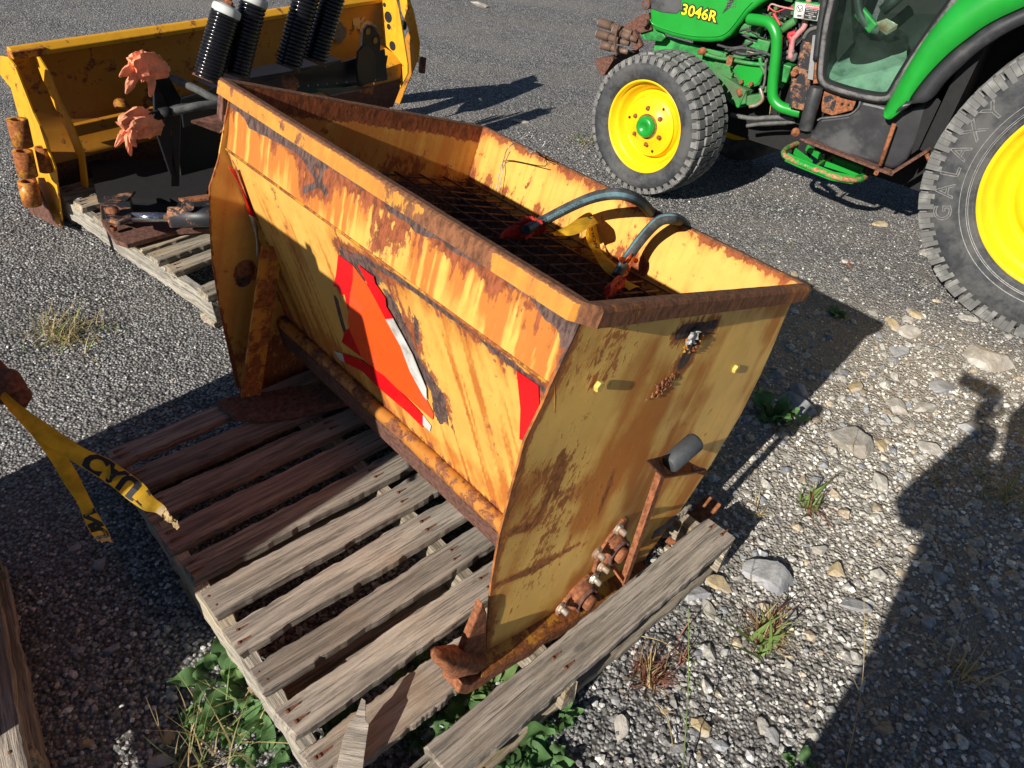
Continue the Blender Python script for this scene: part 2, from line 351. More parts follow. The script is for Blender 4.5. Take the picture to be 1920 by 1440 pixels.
# text: font outlines turned into a mesh and wrapped on a surface
def text_mesh(s, size=1., bold=0., outline=False):
    cu = bpy.data.curves.new('lettering', 'FONT'); cu.body = s; cu.size = size; cu.align_x = 'CENTER'; cu.align_y = 'CENTER'; cu.offset = bold; cu.resolution_u = 3
    if outline: cu.fill_mode = 'NONE'; cu.bevel_depth = size*.022; cu.bevel_resolution = 0
    ob = bpy.data.objects.new('lettering', cu); C.objects.link(ob); dg = bpy.context.evaluated_depsgraph_get(); me = bpy.data.meshes.new_from_object(ob.evaluated_get(dg))
    vs = [v.co.copy() for v in me.vertices]; fs = [tuple(p.vertices) for p in me.polygons]
    bpy.data.objects.remove(ob); bpy.data.curves.remove(cu); bpy.data.meshes.remove(me); return vs, fs
def text_on(name, s, size, fn, m, parent, bold=0., outline=False, sub=0.):
    vs, fs = text_mesh(s, size, bold, outline); b = MB()
    b.add([fn(v) for v in vs], fs); return b.build(name, m, parent, fix=False)
# ================================================================== GROUND
def gh(x, y):
    x = np.asarray(x, float); y = np.asarray(y, float)
    r = np.hypot(x, y-2.5)
    return ((fbm(x*1.3+20, y*1.3+20, 0, 3)-.5)*.022 - .004)*np.clip(1.6-r/8, .3, 1)
def ground_material():
    q = NT('crushed gravel yard'); c0 = q.tc.outputs['Object']
    big = q.noise(.55, 6, .6); mid = q.noise(4.2, 8, .65); fine = q.noise(160, 6, .8)
    v1 = q.n('TexVoronoi'); v1.inputs['Scale'].default_value = 105; q.l(c0, v1.inputs['Vector'])
    v2 = q.n('TexVoronoi'); v2.inputs['Scale'].default_value = 46; q.l(c0, v2.inputs['Vector'])
    s1 = q.n('SeparateColor'); q.l(v1.outputs['Color'], s1.inputs[0]); s2 = q.n('SeparateColor'); q.l(v2.outputs['Color'], s2.inputs[0])
    c = q.mix(q.ramp(s1.outputs[0], .1, 1.), (.15, .15, .152), (.36, .355, .345))
    c = q.mix(q.ramp(s1.outputs[1], .93, .98), c, (.70, .68, .64))
    c = q.mix(q.ramp(s2.outputs[0], .86, .92), c, (.46, .45, .43))
    c = q.mix(q.ramp(v1.outputs['Distance'], .35, .75), c, (.05, .048, .047))
    c = q.mix(q.ramp(mid, .50, .72, 0., .55), c, (.20, .18, .155))
    c = q.mix(q.ramp(big, .45, .7, 0., .25), c, (.30, .29, .28))
    # bare soil patch (its own place on the yard)
    p = gz(1640, 735); mp = q.n('Mapping'); mp.vector_type = 'POINT'; mp.inputs['Location'].default_value = (-p.x*2.4, -p.y*2.4, 0); mp.inputs['Scale'].default_value = (2.4, 2.4, 1)
    q.l(c0, mp.inputs[0]); le = q.n('VectorMath', operation='LENGTH'); q.l(mp.outputs[0], le.inputs[0])
    soil = q.ramp(q.math('ADD', le.outputs['Value'], q.math('MULTIPLY', mid, 1.3)), 1.15, 1.6, 1., 0.)
    soil = q.math('MULTIPLY', soil, q.ramp(s2.outputs[1], .25, .45))
    c = q.mix(soil, c, (.20, .158, .115))
    d0 = gz(1720, 860); mp2 = q.n('Mapping'); mp2.inputs['Location'].default_value = (-d0.x*.8, -d0.y*.8, 0); mp2.inputs['Scale'].default_value = (.8, .8, 1); q.l(c0, mp2.inputs[0]); le2 = q.n('VectorMath', operation='LENGTH'); q.l(mp2.outputs[0], le2.inputs[0])
    dust = q.ramp(q.math('ADD', le2.outputs['Value'], q.math('MULTIPLY', mid, .9)), .85, 1.75, .72, 0.); c = q.mix(dust, c, (.37, .335, .285))
    trk = q.noise(1., 5, .6, q.co((.5, 1.9, 1), rot=(0, 0, .5))); c = q.mix(q.ramp(trk, .45, .62, 0., .35), c, (.26, .235, .205))
    q.set(Base_Color=c, Roughness=.92, Specular_IOR_Level=.3)
    h = q.math('ADD', q.math('MULTIPLY', q.ramp(v1.outputs['Distance'], 0, .8, 1., 0.), .8), q.math('ADD', q.math('MULTIPLY', q.ramp(v2.outputs['Distance'], .0, .6, 1., 0.), .7), q.math('MULTIPLY', fine, .5)))
    q.bump(h, .9, .008); return q.m
M['ground'] = ground_material()
def build_ground():
    N = 420; t = np.linspace(-1, 1, N); g = np.sign(t)*(np.abs(t)*4.2 + np.abs(t)**9*145.)
    X, Y = np.meshgrid(g, g+2.6); Z = gh(X, Y); Z = np.where(np.hypot(X, Y-2.6) > 12, -.004, Z)
    co = np.stack([X, Y, Z], -1).reshape(-1, 3).astype(np.float32)
    i = np.arange(N-1); a = (i[:, None]*N+i[None, :]).ravel(); F = np.stack([a, a+1, a+N+1, a+N], 1)
    me = bpy.data.meshes.new('gravel_ground'); me.vertices.add(len(co)); me.vertices.foreach_set('co', co.ravel()); me.loops.add(F.size); me.loops.foreach_set('vertex_index', F.ravel().astype(np.int32))
    me.polygons.add(len(F)); me.polygons.foreach_set('loop_start', np.arange(0, F.size, 4, dtype=np.int32)); me.polygons.foreach_set('loop_total', np.full(len(F), 4, np.int32)); me.polygons.foreach_set('use_smooth', np.ones(len(F), bool)); me.update()
    me.materials.append(M['ground']); o = bpy.data.objects.new('gravel_ground', me); C.objects.link(o)
    tag(o, 'dark crushed gravel yard with small pale stones', 'ground', kind='structure')
build_ground()
_bm = bmesh.new(); bmesh.ops.create_icosphere(_bm, subdivisions=1, radius=1); ICV = np.array([v.co[:] for v in _bm.verts]); ICF = np.array([[v.index for v in f.verts] for f in _bm.faces]); _bm.free()
def pebbles(name, X, Y, R, tone, label, mat, sink=.35):
    n = len(X); k = len(ICV); V = np.repeat(ICV[None], n, 0)*(1+RNG.uniform(-.34, .34, (n, k, 1)))
    V *= np.stack([RNG.uniform(.75, 1.3, n), RNG.uniform(.75, 1.15, n), RNG.uniform(.45, .85, n)], 1)[:, None, :]
    a = RNG.uniform(0, 2*PI, n); ca, sa = np.cos(a), np.sin(a); tl_ = RNG.normal(0, .35, n); ct, st = np.cos(tl_), np.sin(tl_)
    y = V[:, :, 1]*ct[:, None]-V[:, :, 2]*st[:, None]; z = V[:, :, 1]*st[:, None]+V[:, :, 2]*ct[:, None]; x = V[:, :, 0]
    x, y = x*ca[:, None]-y*sa[:, None], x*sa[:, None]+y*ca[:, None]
    P = np.stack([x, y, z], -1)*R[:, None, None]; P[:, :, 0] += X[:, None]; P[:, :, 1] += Y[:, None]; P[:, :, 2] += (gh(X, Y)+R*sink)[:, None]
    F = (ICF[None]+(np.arange(n)*k)[:, None, None]).reshape(-1, 3)
    me = bpy.data.meshes.new(name); me.vertices.add(n*k); me.vertices.foreach_set('co', P.astype(np.float32).ravel()); me.loops.add(F.size); me.loops.foreach_set('vertex_index', F.ravel().astype(np.int32))
    me.polygons.add(len(F)); me.polygons.foreach_set('loop_start', np.arange(0, F.size, 3, dtype=np.int32)); me.polygons.foreach_set('loop_total', np.full(len(F), 3, np.int32)); me.polygons.foreach_set('use_smooth', np.zeros(len(F), bool)); me.update()
    at = me.color_attributes.new('tone', 'FLOAT_COLOR', 'POINT'); buf = np.ones((n*k, 4), np.float32); buf[:, :3] = np.repeat(tone, k, 0); at.data.foreach_set('color', buf.ravel())
    me.materials.append(mat); o = bpy.data.objects.new(name, me); C.objects.link(o); tag(o, label, 'gravel', kind='stuff'); return o
def in_view(X, Y, mg=60):
    d = np.stack([X-CP.x, Y-CP.y, np.zeros_like(X)-CP.z], -1); z = d@np.array(CF); x = 960+CAM_F*(d@np.array(CR))/z; y = 720-CAM_F*(d@np.array(CU))/z
    return (z > .1) & (x > -mg) & (x < 1920+mg) & (y > -mg) & (y < 1440+mg), x, y
def scatter(n, lo, hi):
    X = RNG.uniform(-2.6, 2.9, n); Y = RNG.uniform(.2, 4.6, n); ok, x, y = in_view(X, Y); X, Y, x, y = X[ok], Y[ok], x[ok], y[ok]
    coarse = np.clip(sstep(600, 1150, y+.25*(x-960)), .12, 1)          # the yard is coarser towards the near right side
    keep = RNG.random(len(X)) < (.35+.65*coarse); X, Y, c = X[keep], Y[keep], coarse[keep]
    R = np.exp(RNG.uniform(np.log(lo), np.log(hi), len(X)))*(.75+.5*c)
    g = RNG.beta(1.6, 3.0, len(X))*.58+.07; T = np.stack([g*1.0, g*.985, g*.96], 1)
    w = RNG.random(len(X)); T[w > .93] = np.array([.70, .68, .63])*RNG.uniform(.75, 1.2, ((w > .93).sum(), 1)); b = (w > .90) & (w < .925); T[b] = np.array([.42, .35, .26])*RNG.uniform(.7, 1.3, (b.sum(), 1))
    d0 = gz(1720, 860); m_ = sstep(1.5, .5, np.hypot(X-d0.x, Y-d0.y)*1.0+.5*(fbm(X*2.5, Y*2.5, 0, 3)-.5))[:, None]
    T = T*(1-m_)+(T*1.15+np.array([.16, .14, .105]))*m_
    return X, Y, R, T
X, Y, R, T = scatter(110000, .0028, .0068)
pebbles('gravel', X, Y, R, T, 'loose small dark and grey stones covering the yard', M['stones'])
X, Y, R, T = scatter(5200, .007, .013)
_o, _x, _y = in_view(X, Y); kk = RNG.random(len(X)) < np.clip(sstep(700, 1300, _y+.45*(_x-960)), .04, 1); T[:] = T*.9+.08
pebbles('coarse_gravel', X[kk], Y[kk], R[kk]*.9, T[kk], 'coarser mixed grey and tan stones among the gravel', M['stones'], .25)
n_ = 2600; X = RNG.uniform(.1, 2.9, n_); Y = RNG.uniform(.5, 3.6, n_); ok, x, y = in_view(X, Y); d0 = gz(1640, 880); pr = sstep(1.5, .3, np.hypot(X-d0.x, Y-d0.y)); ok &= RNG.random(n_) < pr; X, Y = X[ok], Y[ok]
R = np.exp(RNG.uniform(np.log(.010), np.log(.024), len(X))); T = np.where(RNG.random((len(X), 1)) < .5, np.array([[.42, .40, .36]]), np.where(RNG.random((len(X), 1)) < .5, np.array([[.40, .33, .24]]), np.array([[.27, .28, .30]])))*RNG.uniform(.75, 1.3, (len(X), 1))
pebbles('stone_chips', X, Y, R, T, 'pale and tan stone chips half sunk in the dusty ground', M['stones'], .02)
# ------------------------------------------------------------------ rocks: each one a thing
def rock(px, py, wpx, hpx, mat, label, name='rock'):
    p = gz(px, py); d = (p-CP).dot(CF); rx = wpx/2*d/CAM_F; ry = max(rx*.45, hpx/2*d/CAM_F*1.25)
    b = bmesh.new(); bmesh.ops.create_icosphere(b, subdivisions=4, radius=1); s = random.uniform(0, 40)
    cut = [Vector((random.gauss(0, 1), random.gauss(0, 1), random.gauss(0, .7))).normalized() for _ in range(12)]+[Vector((random.uniform(-.25, .25), random.uniform(-.25, .25), 1)).normalized()]; cd_ = [random.uniform(.42, .78) for _ in cut]
    sx, sy = random.uniform(.85, 1.15), random.uniform(.85, 1.15)
    for v in b.verts:
        for c_, k_ in zip(cut, cd_):
            t = v.co.dot(c_)-k_
            if t > 0: v.co -= c_*t
    for v in b.verts:
        v.co *= 1+.16*(float(fbm(v.co.x*3+s, v.co.y*3+s, v.co.z*3+s, 4))-.5)
        v.co = Vector((v.co.x*rx*1.35*sx, v.co.y*ry*1.35*sy, v.co.z*min(rx, ry)*.75))
    for f_ in b.faces: f_.smooth = False
    me = bpy.data.meshes.new(name); b.to_mesh(me); b.free(); me.materials.append(mat); o = bpy.data.objects.new(name, me); C.objects.link(o)
    o.location = (p.x, p.y, float(gh(p.x, p.y))+min(rx, ry)*.10); o.rotation_euler = (random.uniform(-.2, .2), random.uniform(-.2, .2), random.uniform(-.5, .5)+math.radians(7))
    return tag(o, label, 'rock', 'loose rocks lying on the gravel yard')
RG, RP, RT = M['rockgrey'], M['rockpale'], M['rocktan']
rocks = [
 (1600, 826, 84, 60, RP, 'large pale block of stone standing by the grass blade right of the hopper shadow'),
 (1845, 678, 98, 52, RP, 'largest flat pale stone, half way to the tractor rear tyre at the right edge'),
 (1760, 720, 46, 24, RG, 'blue grey flat stone on the brown soil patch'),
 (1734, 763, 38, 30, RP, 'pale angular stone on the near edge of the brown soil'),
 (1682, 763, 40, 32, RP, 'cream cracked stone left of another on the near edge of the brown soil'),
 (1692, 658, 42, 26, RG, 'grey stone flush with the far edge of the brown soil'),
 (1712, 626, 40, 26, RP, 'pale beige stone between soil patch and rear tyre'),
 (1676, 608, 20, 26, RT, 'small tan stone at the very tip of the hopper shadow'),
 (1720, 592, 24, 26, RT, 'small tan wedge stone below the rear tyre'),
 (1816, 599, 26, 16, RP, 'small pale stone under the edge of the rear tyre'),
 (1602, 722, 40, 20, RT, 'low tan slab just outside the hopper shadow edge'),
 (1672, 672, 34, 16, RG, 'thin grey slab beside the hopper shadow tip'),
 (1502, 738, 44, 36, RG, 'bluish stone inside the hopper shadow above the weed'),
 (1556, 700, 30, 22, RG, 'grey stone inside the hopper shadow near its sunlit edge'),
 (1462, 700, 30, 26, RG, 'grey stone in shade close to the hopper rear side'),
 (1498, 760, 62, 46, RG, 'big rounded grey stone in the shade behind the leafy weed'),
 (1655, 836, 26, 30, RT, 'yellowish stone touching the big pale block'),
 (1744, 842, 44, 26, RP, 'pale tan stone at the left edge of the far photographer shadow'),
 (1820, 800, 60, 40, RG, 'grey boulder in the dark shadow below the largest flat stone'),
 (1870, 745, 40, 22, RG, 'grey stone at the head of the photographer shadow'),
 (1650, 910, 40, 40, RP, 'white grey stone in sun left of the photographer shadow'),
 (1700, 600, 26, 14, RP, 'flat pale chip right of the small tan wedge stone'),
 (1735, 475, 26, 22, RP, 'pale stone near the rear tyre tread at mid height'),
 (1590, 492, 20, 10, RP, 'small flat stone beside the reddish moss tuft'),
 (1650, 420, 22, 12, RT, 'small tan stone below the shadow of the green step'),
 (1442, 1085, 70, 58, RG, 'grey flat rock beside the pallet corner, with a yellow chip on it'),
 (1410, 1060, 26, 14, RT, 'yellow chip of stone on the far side of the grey flat rock'),
 (1350, 1098, 50, 26, RT, 'yellowish slab in the gravel beside the pallet board end'),
 (1568, 1070, 32, 26, RT, 'yellow and grey stone in the sunny gravel left of the big shadow'),
 (1300, 1110, 56, 36, RG, 'grey stone against the lower board of the pallet'),
 (1328, 1145, 26, 30, RP, 'pale upright stone right of the green seed stalk tip'),
 (1600, 1135, 52, 26, RG, 'flat bluish grey stone at the edge of the big shadow'),
 (1168, 1365, 40, 46, RP, 'pale rounded rock near the bottom, left of the tall seed stalk'),
 (1320, 1365, 44, 34, RT, 'cream yellow rock near the bottom, right of the tall seed stalk'),
 (1153, 1310, 20, 20, RG, 'small round grey pebble above the pale rounded rock'),
 (1250, 1332, 24, 10, RT, 'thin yellow chip beside the tall seed stalk'),
 (1450, 1378, 26, 26, RG, 'dark grey stone left of the small light one at the bottom'),
 (1430, 1364, 22, 24, RP, 'small light stone among dark gravel at the bottom'),
 (960, 1432, 80, 40, RT, 'rough tan rock at the bottom edge below the front pallet board'),
 (1268, 1400, 30, 18, RG, 'bluish flat stone at the bottom right of the stalk foot'),
 (146, 1218, 26, 16, RG, 'grey oval pebble in the dark shade left of the pallet, left of a pair'),
 (203, 1218, 26, 18, RG, 'grey oval pebble in the dark shade left of the pallet, right of a pair'),
 (188, 1055, 26, 20, RG, 'grey stone in shade under the torn end of the caution tape'),
 (142, 1027, 22, 16, RG, 'small grey stone in shade beside the hanging caution tape'),
 (320, 1303, 20, 16, RP, 'pale square stone in the sun beside the dock leaves'),
 (176, 1328, 14, 14, RP, 'small pale stone alone in the dark shade, bottom left'),
 (312, 1382, 24, 26, RT, 'brown pointed stone beside the dry grass at bottom left'),
 (158, 1392, 34, 16, RT, 'brown flat stone in the dark shade at bottom left'),
 (300, 1425, 52, 24, RG, 'brownish grey stone under the dry grass at the bottom left edge'),
 (1535, 1030, 34, 20, RP, 'pale stone in the sunny gravel below the green and red weed'),
 (1760, 1085, 30, 26, RG, 'grey stone inside the big shadow at the right, upper one'),
 (1865, 1110, 26, 16, RG, 'small bluish stone inside the big shadow near the right edge'),
 (905, 10, 34, 10, RP, 'pale flat stone at the far top of the yard'),
 (975, 228, 24, 12, RP, 'pale stone just beyond the hopper, at the edge of the plough shadow'),
]
for r in rocks: rock(*r)
# ================================================================== PLANTS
def leaf_mesh(name, L, Wd, curl, wav, m, nu=12, nv=2):
    b = MB(); ph = random.uniform(0, 6)
    def f(u, v):
        w = Wd*math.sin(PI*min(1, u**.75))**.8*(.55+.45*math.sin(PI*u))+.0015; y = (v-.5)*2*w
        return (L*u*math.cos(curl*u*.6), y, L*.55*math.sin(PI*.55*u)*(.55-curl*u*.6)+.25*abs(y)+wav*Wd*math.sin(u*11+ph+v*2)*abs(v-.5)*2)
    b.sheet(f, nu, nv*2); me = b.mesh(name); me.materials.append(m); return me
def leafy(px, py, n, L, m, label, name='leafy_weed', z=0., W=.22):
    p = gz(px, py, z); r = empty(name, label, 'weed', Matrix.Translation((p.x, p.y, float(gh(p.x, p.y))-.004)), 'broad leaved weeds around the pallet')
    L *= .82; n = int(n*1.3)
    ms = [leaf_mesh('leaf', L*random.uniform(.6, 1.15), L*W*random.uniform(.7, 1.15), random.uniform(.3, 1.3), random.uniform(.2, .6), m) for _ in range(4)]
    for i in range(n):
        o = bpy.data.objects.new('leaf', ms[i % 4]); C.objects.link(o); o.parent = r; a = i*2.4+random.uniform(-.3, .3); s = random.uniform(.5, 1.05)
        o.rotation_euler = (random.uniform(-.35, .35), random.uniform(-.75, .05), a); o.scale = (s, s, s); o.location = (math.cos(a)*.012, math.sin(a)*.012, 0)
    return r
LF, LP_ = M['leaf'], M['leafpale']
leafy(405, 1262, 8, .16, LF, 'broad green dock leaves left of the pallet, beside the sunlit gravel')
leafy(440, 1345, 13, .15, LF, 'broad leaved weed against the pallet side at the bottom left')
leafy(380, 1350, 15, .08, LP_, 'low small leaved weed beside the dock leaves, bottom left', W=.34)
leafy(500, 1418, 12, .14, LF, 'broad leaved weed at the bottom edge beside the pallet side')
leafy(470, 1290, 9, .10, LP_, 'pale leaved weed under the left side of the pallet')
leafy(560, 1290, 10, .10, LF, 'leafy weed growing up between pallet boards at the left')
leafy(640, 1370, 12, .10, LF, 'leafy weed in the gap beside the leaning splinter of wood')
leafy(770, 1250, 12, .11, LP_, 'bright leafy weed in the gap beside the front skid of the spreader')
leafy(800, 1370, 12, .12, LF, 'dark leafy weed in the gap under the last two boards')
leafy(880, 1330, 10, .12, LP_, 'bright green leafy weed under the front skid')
leafy(930, 1285, 10, .10, LP_, 'pale leafy weed between the skid and the front board')
leafy(950, 1385, 16, .13, LF, 'spreading broad leaved weed in front of the front board')
leafy(1040, 1345, 14, .12, LF, 'broad leaved weed in the shade of the front board, right side')
leafy(1020, 1425, 12, .12, LF, 'broad leaved weed at the bottom edge beside the tan rock')
leafy(890, 1425, 12, .12, LF, 'dark broad leaved weed below the front board at the bottom edge')
leafy(1450, 782, 12, .17, LF, 'leafy weed in the hopper shadow behind the spreader')
leafy(1570, 590, 22, .07, LF, 'small dark green tuft in the hopper shadow', W=.16)
leafy(1770, 678, 5, .03, LP_, 'tiny yellow green seedling on the brown soil', W=.3)
leafy(1158, 335, 9, .05, LP_, 'tiny green weed beside the tractor front wheel', W=.2)
leafy(1590, 497, 10, .045, M['redgrass'], 'small reddish moss tuft on the gravel below the green step', W=.2)
leafy(1500, 1435, 14, .07, LF, 'low dark weed inside the shadow at the bottom right')
def tuft(px, py, n, L, mats, label, name='grass_tuft', lean=1.1, wd=.0022, z0=0., spread=.02, cat='grass'):
    p = gz(px, py); b = MB()
    for i in range(n):
        a = random.uniform(0, 2*PI); l = L*random.uniform(.35, 1.1); le = random.uniform(.25, lean); d = Vector((math.cos(a), math.sin(a), 0)); q = d.cross(Vector((0, 0, 1)))
        o = Vector((random.gauss(0, spread), random.gauss(0, spread), 0)); k = random.uniform(.2, 1.1); tw = random.uniform(-.6, .6); pts = []
        for j in range(6):
            t = j/5; pts.append(o+d*l*math.sin(le*t)*(.6+.4*t)+q*l*tw*t*t*.3+Vector((0, 0, l*(math.cos(le*.8)*t*.85-k*.35*t*t*le))))
        pts = [Vector((v.x, v.y, max(v.z, .004))) for v in pts]
        vs = []; 
        for j, v in enumerate(pts):
            w = wd*(1-j/5.4)*random.uniform(.8, 1.3); vs += [v-q*w, v+q*w]
        b.add(vs, [(2*j, 2*j+1, 2*j+3, 2*j+2) for j in range(5)])
    o = b.build(name, mats[0], fix=False); o.location = (p.x, p.y, float(gh(p.x, p.y)))
    if len(mats) > 1:
        o.data.materials.append(mats[1]); 
        for i, f in enumerate(o.data.polygons): f.material_index = 1 if (i//5) % 3 == 0 else 0
    return tag(o, label, cat, 'grass tufts growing in the gravel')
tuft(130, 625, 150, .12, [M['straw'], M['grassgreen']], 'flattened dry straw tuft with a green heart on the gravel at the left', spread=.06, lean=1.5)
tuft(100, 622, 70, .10, [M['straw']], 'thin dry straw left of the flattened tuft', spread=.05, lean=1.5)
tuft(1215, 1265, 130, .10, [M['redgrass'], M['straw']], 'reddish brown dry tuft in front of the pallet board', spread=.018, lean=1.3)
tuft(1440, 1190, 110, .13, [M['straw'], M['redgrass']], 'brown and straw coloured tuft in the sun, centre right foreground', spread=.022, lean=1.3)
tuft(1425, 1215, 16, .16, [M['grassgreen']], 'few broad green blades growing out of the brown tuft', wd=.006, lean=1.2)
tuft(1515, 950, 34, .15, [M['grassgreen'], M['redgrass']], 'green weed with red stems right of the spreader', wd=.004, lean=1.2)
tuft(1420, 955, 18, .08, [M['straw']], 'small dry tuft at the edge of the spreader shadow', lean=1.3)
tuft(1870, 930, 80, .22, [M['straw'], M['grassgreen']], 'thin dry grass in the photographer shadow at the right edge', wd=.0016, lean=1.5, spread=.05)
tuft(1800, 1260, 30, .20, [M['straw']], 'dry straw bundle lying inside the big shadow', wd=.002, lean=1.5)
tuft(400, 1410, 80, .18, [M['straw'], M['grassgreen']], 'dry straw over the weeds at the bottom left', wd=.002, lean=1.4, spread=.05)
tuft(560, 1240, 26, .09, [M['straw']], 'dry straw in the dark between pallet boards', lean=1.3)
tuft(1095, 270, 60, .12, [M['straw'], M['grassgreen']], 'sparse dry grass in the plough shadow by the front wheel', lean=1.4, spread=.06)
tuft(1270, 1225, 22, .10, [M['redgrass']], 'fine red stems above the reddish dry tuft', lean=.8)
tuft(1755, 905, 26, .10, [M['straw']], 'sparse dry stems left of the shaded grass', lean=1.4, spread=.02)
def stalk(path, r, m, label, branches=0, bl_=.03, head=0, name='seed_stalk'):
    b = MB(); P = smooth_path(path, 6); n = len(P); b.tube(P, [r*(1-.6*i/n) for i in range(n)], 5)
    for i in range(branches):
        t = .35+.6*i/max(1, branches); q = P[min(n-1, int(t*(n-1)))]; a = i*2.3; d = Vector((math.cos(a), math.sin(a), .9)).normalized()*bl_*random.uniform(.6, 1.4)*(1.3-t)
        b.tube([q, q+d*.6+Vector((0, 0, .002)), q+d], [r*.45, r*.4, r*.5], 4)
        for k in range(3): b.add([q+d*(.5+.2*k)+Vector((random.gauss(0, .0012), random.gauss(0, .0012), random.gauss(0, .0012))) for _ in range(3)], [(0, 1, 2)])
    for i in range(head):
        t = .86+.14*i/head; q = P[min(n-1, int(t*(n-1)))]; a = i*1.9; d = Vector((math.cos(a), math.sin(a), .5))*r*3.2; b.tube([q, q+d], [r*.9, r*.3], 4)
    o = b.build(name, m, fix=False); return tag(o, label, 'stalk', 'thin seed stalks standing in the gravel')
g = gz(1278, 1470); g.z = 0; t_ = gz(1291, 1140, .30)
stalk([g, (g+t_)*.5+Vector((.004, 0, .01)), t_], .0017, M['grassgreen'], 'tall pale green seed stalk rising from the bottom edge', 12, .05)
g = gz(1262, 1140); t_ = gz(1271, 975, .16); stalk([g, (g+t_)*.5, t_], .0008, M['redgrass'], 'thin dark stalk with a bristly head in front of the pallet', 0, 0, 40)
g = gz(1585, 1445); t_ = gz(1620, 1120, .30); stalk([g, (g+t_)*.5+Vector((.01, 0, .02)), t_], .0015, M['straw'], 'blurred tan stalk at the edge of the big shadow', 9, .06)
g = gz(1595, 870); t_ = gz(1601, 800, .10); stalk([g, (g+t_)*.5, t_], .001, M['straw'], 'dry seed stalk in front of the big pale block', 5, .02, 10)
for a, b_, lb in (((1185, 1190), (1290, 1238), 'white straight straw lying beside the pallet board'), ((1750, 1000), (1850, 1180), 'long bent dry straw in the big shadow'), ((1690, 1180), (1830, 1258), 'dry straw lying towards the bundle in the shadow'), ((1310, 900), (1420, 830), 'thin stem leaning over the hopper shadow edge'), ((1230, 1320), (1262, 1400), 'brown curled root lying right of the pale rounded rock')):
    p = gz(*a, .008); q_ = gz(*b_, .008); mdl = (p+q_)*.5+Vector((.006, .01, .012)); b = MB(); b.tube(smooth_path([p, mdl, q_], 6), .0016, 5); tag(b.build('straw', M['straw'], fix=False), lb, 'straw')
# ================================================================== PALLETS
def rough_board(L, W, T, seed, m, name='slat', chip=0.):
    b = MB(); nx = 70; prof = []
    def ring(u):
        x = L*u; w0 = (float(fbm(u*7+seed, seed, 0, 2))-.5)*.010+(float(fbm(u*45+seed, seed, 0, 3))-.5)*.009; w1 = (float(fbm(u*7+seed, seed+9, 0, 2))-.5)*.012+(float(fbm(u*45+seed, seed+9, 0, 3))-.5)*.010; z = (float(fbm(u*4+seed, seed+4, 0, 2))-.5)*.009
        e = .003; c = .0025
        x0 = x
        return [(x0, w0, z+c), (x0, w0+c, z), (x0, W+w1-c, z), (x0, W+w1, z+c), (x0, W+w1, z+T-c), (x0, W+w1-c, z+T), (x0, w0+c, z+T), (x0, w0, z+T-c)]
    vs = []; 
    for i in range(nx+1):
        r = ring(i/nx)
        if i in (0, nx):
            r = [(x+random.uniform(-.007, .007), y, z) for x, y, z in r]
        vs += r
    fs = [(i*8+k, i*8+(k+1) % 8, (i+1)*8+(k+1) % 8, (i+1)*8+k) for i in range(nx) for k in range(8)] + [tuple(range(8))[::-1], tuple(nx*8+k for k in range(8))]
    b.add(vs, fs); return b
_nb = MB(); _nb.lathe([(.0001, .001), (.0035, .0008), (.0045, -.004)], 7); _nb.add([(-.004, -.003, -.0008), (.022, -.002, -.0006), (.026, .001, -.0006), (-.003, .004, -.0008)], [(0, 1, 2, 3)]); NAIL = _nb.mesh('nail'); NAIL.materials.append(M['nailrust'])
def make_pallet(root, L, slats, strs, H=.14, mw='wood', ms='woodside', T=.028, bottoms=None, nails=True):
    """local x along the slats, local -y towards the camera; slats = [(t0,t1,x0,x1)]"""
    depth = max(s[1] for s in slats)
    for i, (t0, t1, x0, x1) in enumerate(slats):
        mw_ = 'woodshade' if (mw == 'wood' and len(slats) > 9 and i < 4) else mw; o = rough_board(x1-x0, t1-t0, T, i*3.7+L*11, M[mw_]).build('slat', M[mw_], root); o.location = (x0, -t1, H-T)  # shadow over the far boards is put into a darker, redder wood
        if nails:
            for sx in strs:
                for q in (.3, .68):
                    n_ = bpy.data.objects.new('nail', NAIL); C.objects.link(n_); n_.parent = o; n_.location = (sx+.02+random.uniform(-.010, .010)-x0, (t1-t0)*(1-q), T+.0022); s_ = random.uniform(.8, 1.3); n_.scale = (s_, s_, 1)
    for sx in strs:
        o = rough_board(depth+.004, .04, H-2*T, sx*31+5, M[ms]).build('stringer', M[ms] if sx == strs[0] else M['woodpale'], root); o.rotation_euler = (0, 0, -PI/2); o.location = (sx, 0, T+.0005)
    for i, t in enumerate(bottoms or [0, depth*.33, depth*.62, depth-.095]):
        o = rough_board(L, .09, T-.001, i*7+2, M['woodpale']).build('bottom_board', M['woodpale'], root); o.location = (0, -t-.09, 0)
PY = math.radians(46.68); PO = Vector((-1.0969, 1.3393, 0)); PX = Vector((math.cos(PY), math.sin(PY), 0)); PYv = Vector((-math.sin(PY), math.cos(PY), 0))
pal = empty('wooden_pallet', 'weathered grey wooden pallet under the yellow spreader', 'pallet', frame(PO, PX, PYv), 'wooden pallets')
ts = [(0, .066), (.112, .19), (.232, .31), (.352, .432), (.472, .552), (.587, .672), (.709, .79), (.833, .905), (.944, 1.024), (1.058, 1.155), (1.208, 1.30)]
make_pallet(pal, 1.18, [(a, b, .003+random.uniform(-.004, .006), 1.182+random.uniform(-.01, .006)) for a, b in ts[:-2]] + [(1.058, 1.155, .003, .46), (1.062, 1.15, 1.02, 1.18), (1.208, 1.30, .20, 1.182)], [.0, .52, 1.138])
for o in pal.children:
    if o.name.startswith('slat') and o.location.y > -.5: pass
def spl(b):
    for k in range(7):
        y = -1.30+.013*k; x = .20-random.uniform(.0, .09); b.prism([(.21, y-.007, .121), (.21, y+.006, .121), (x, y+.002, .126), (x, y-.001, .126)], (0, 0, .010))
B('splinter', M['wood'], pal, spl)
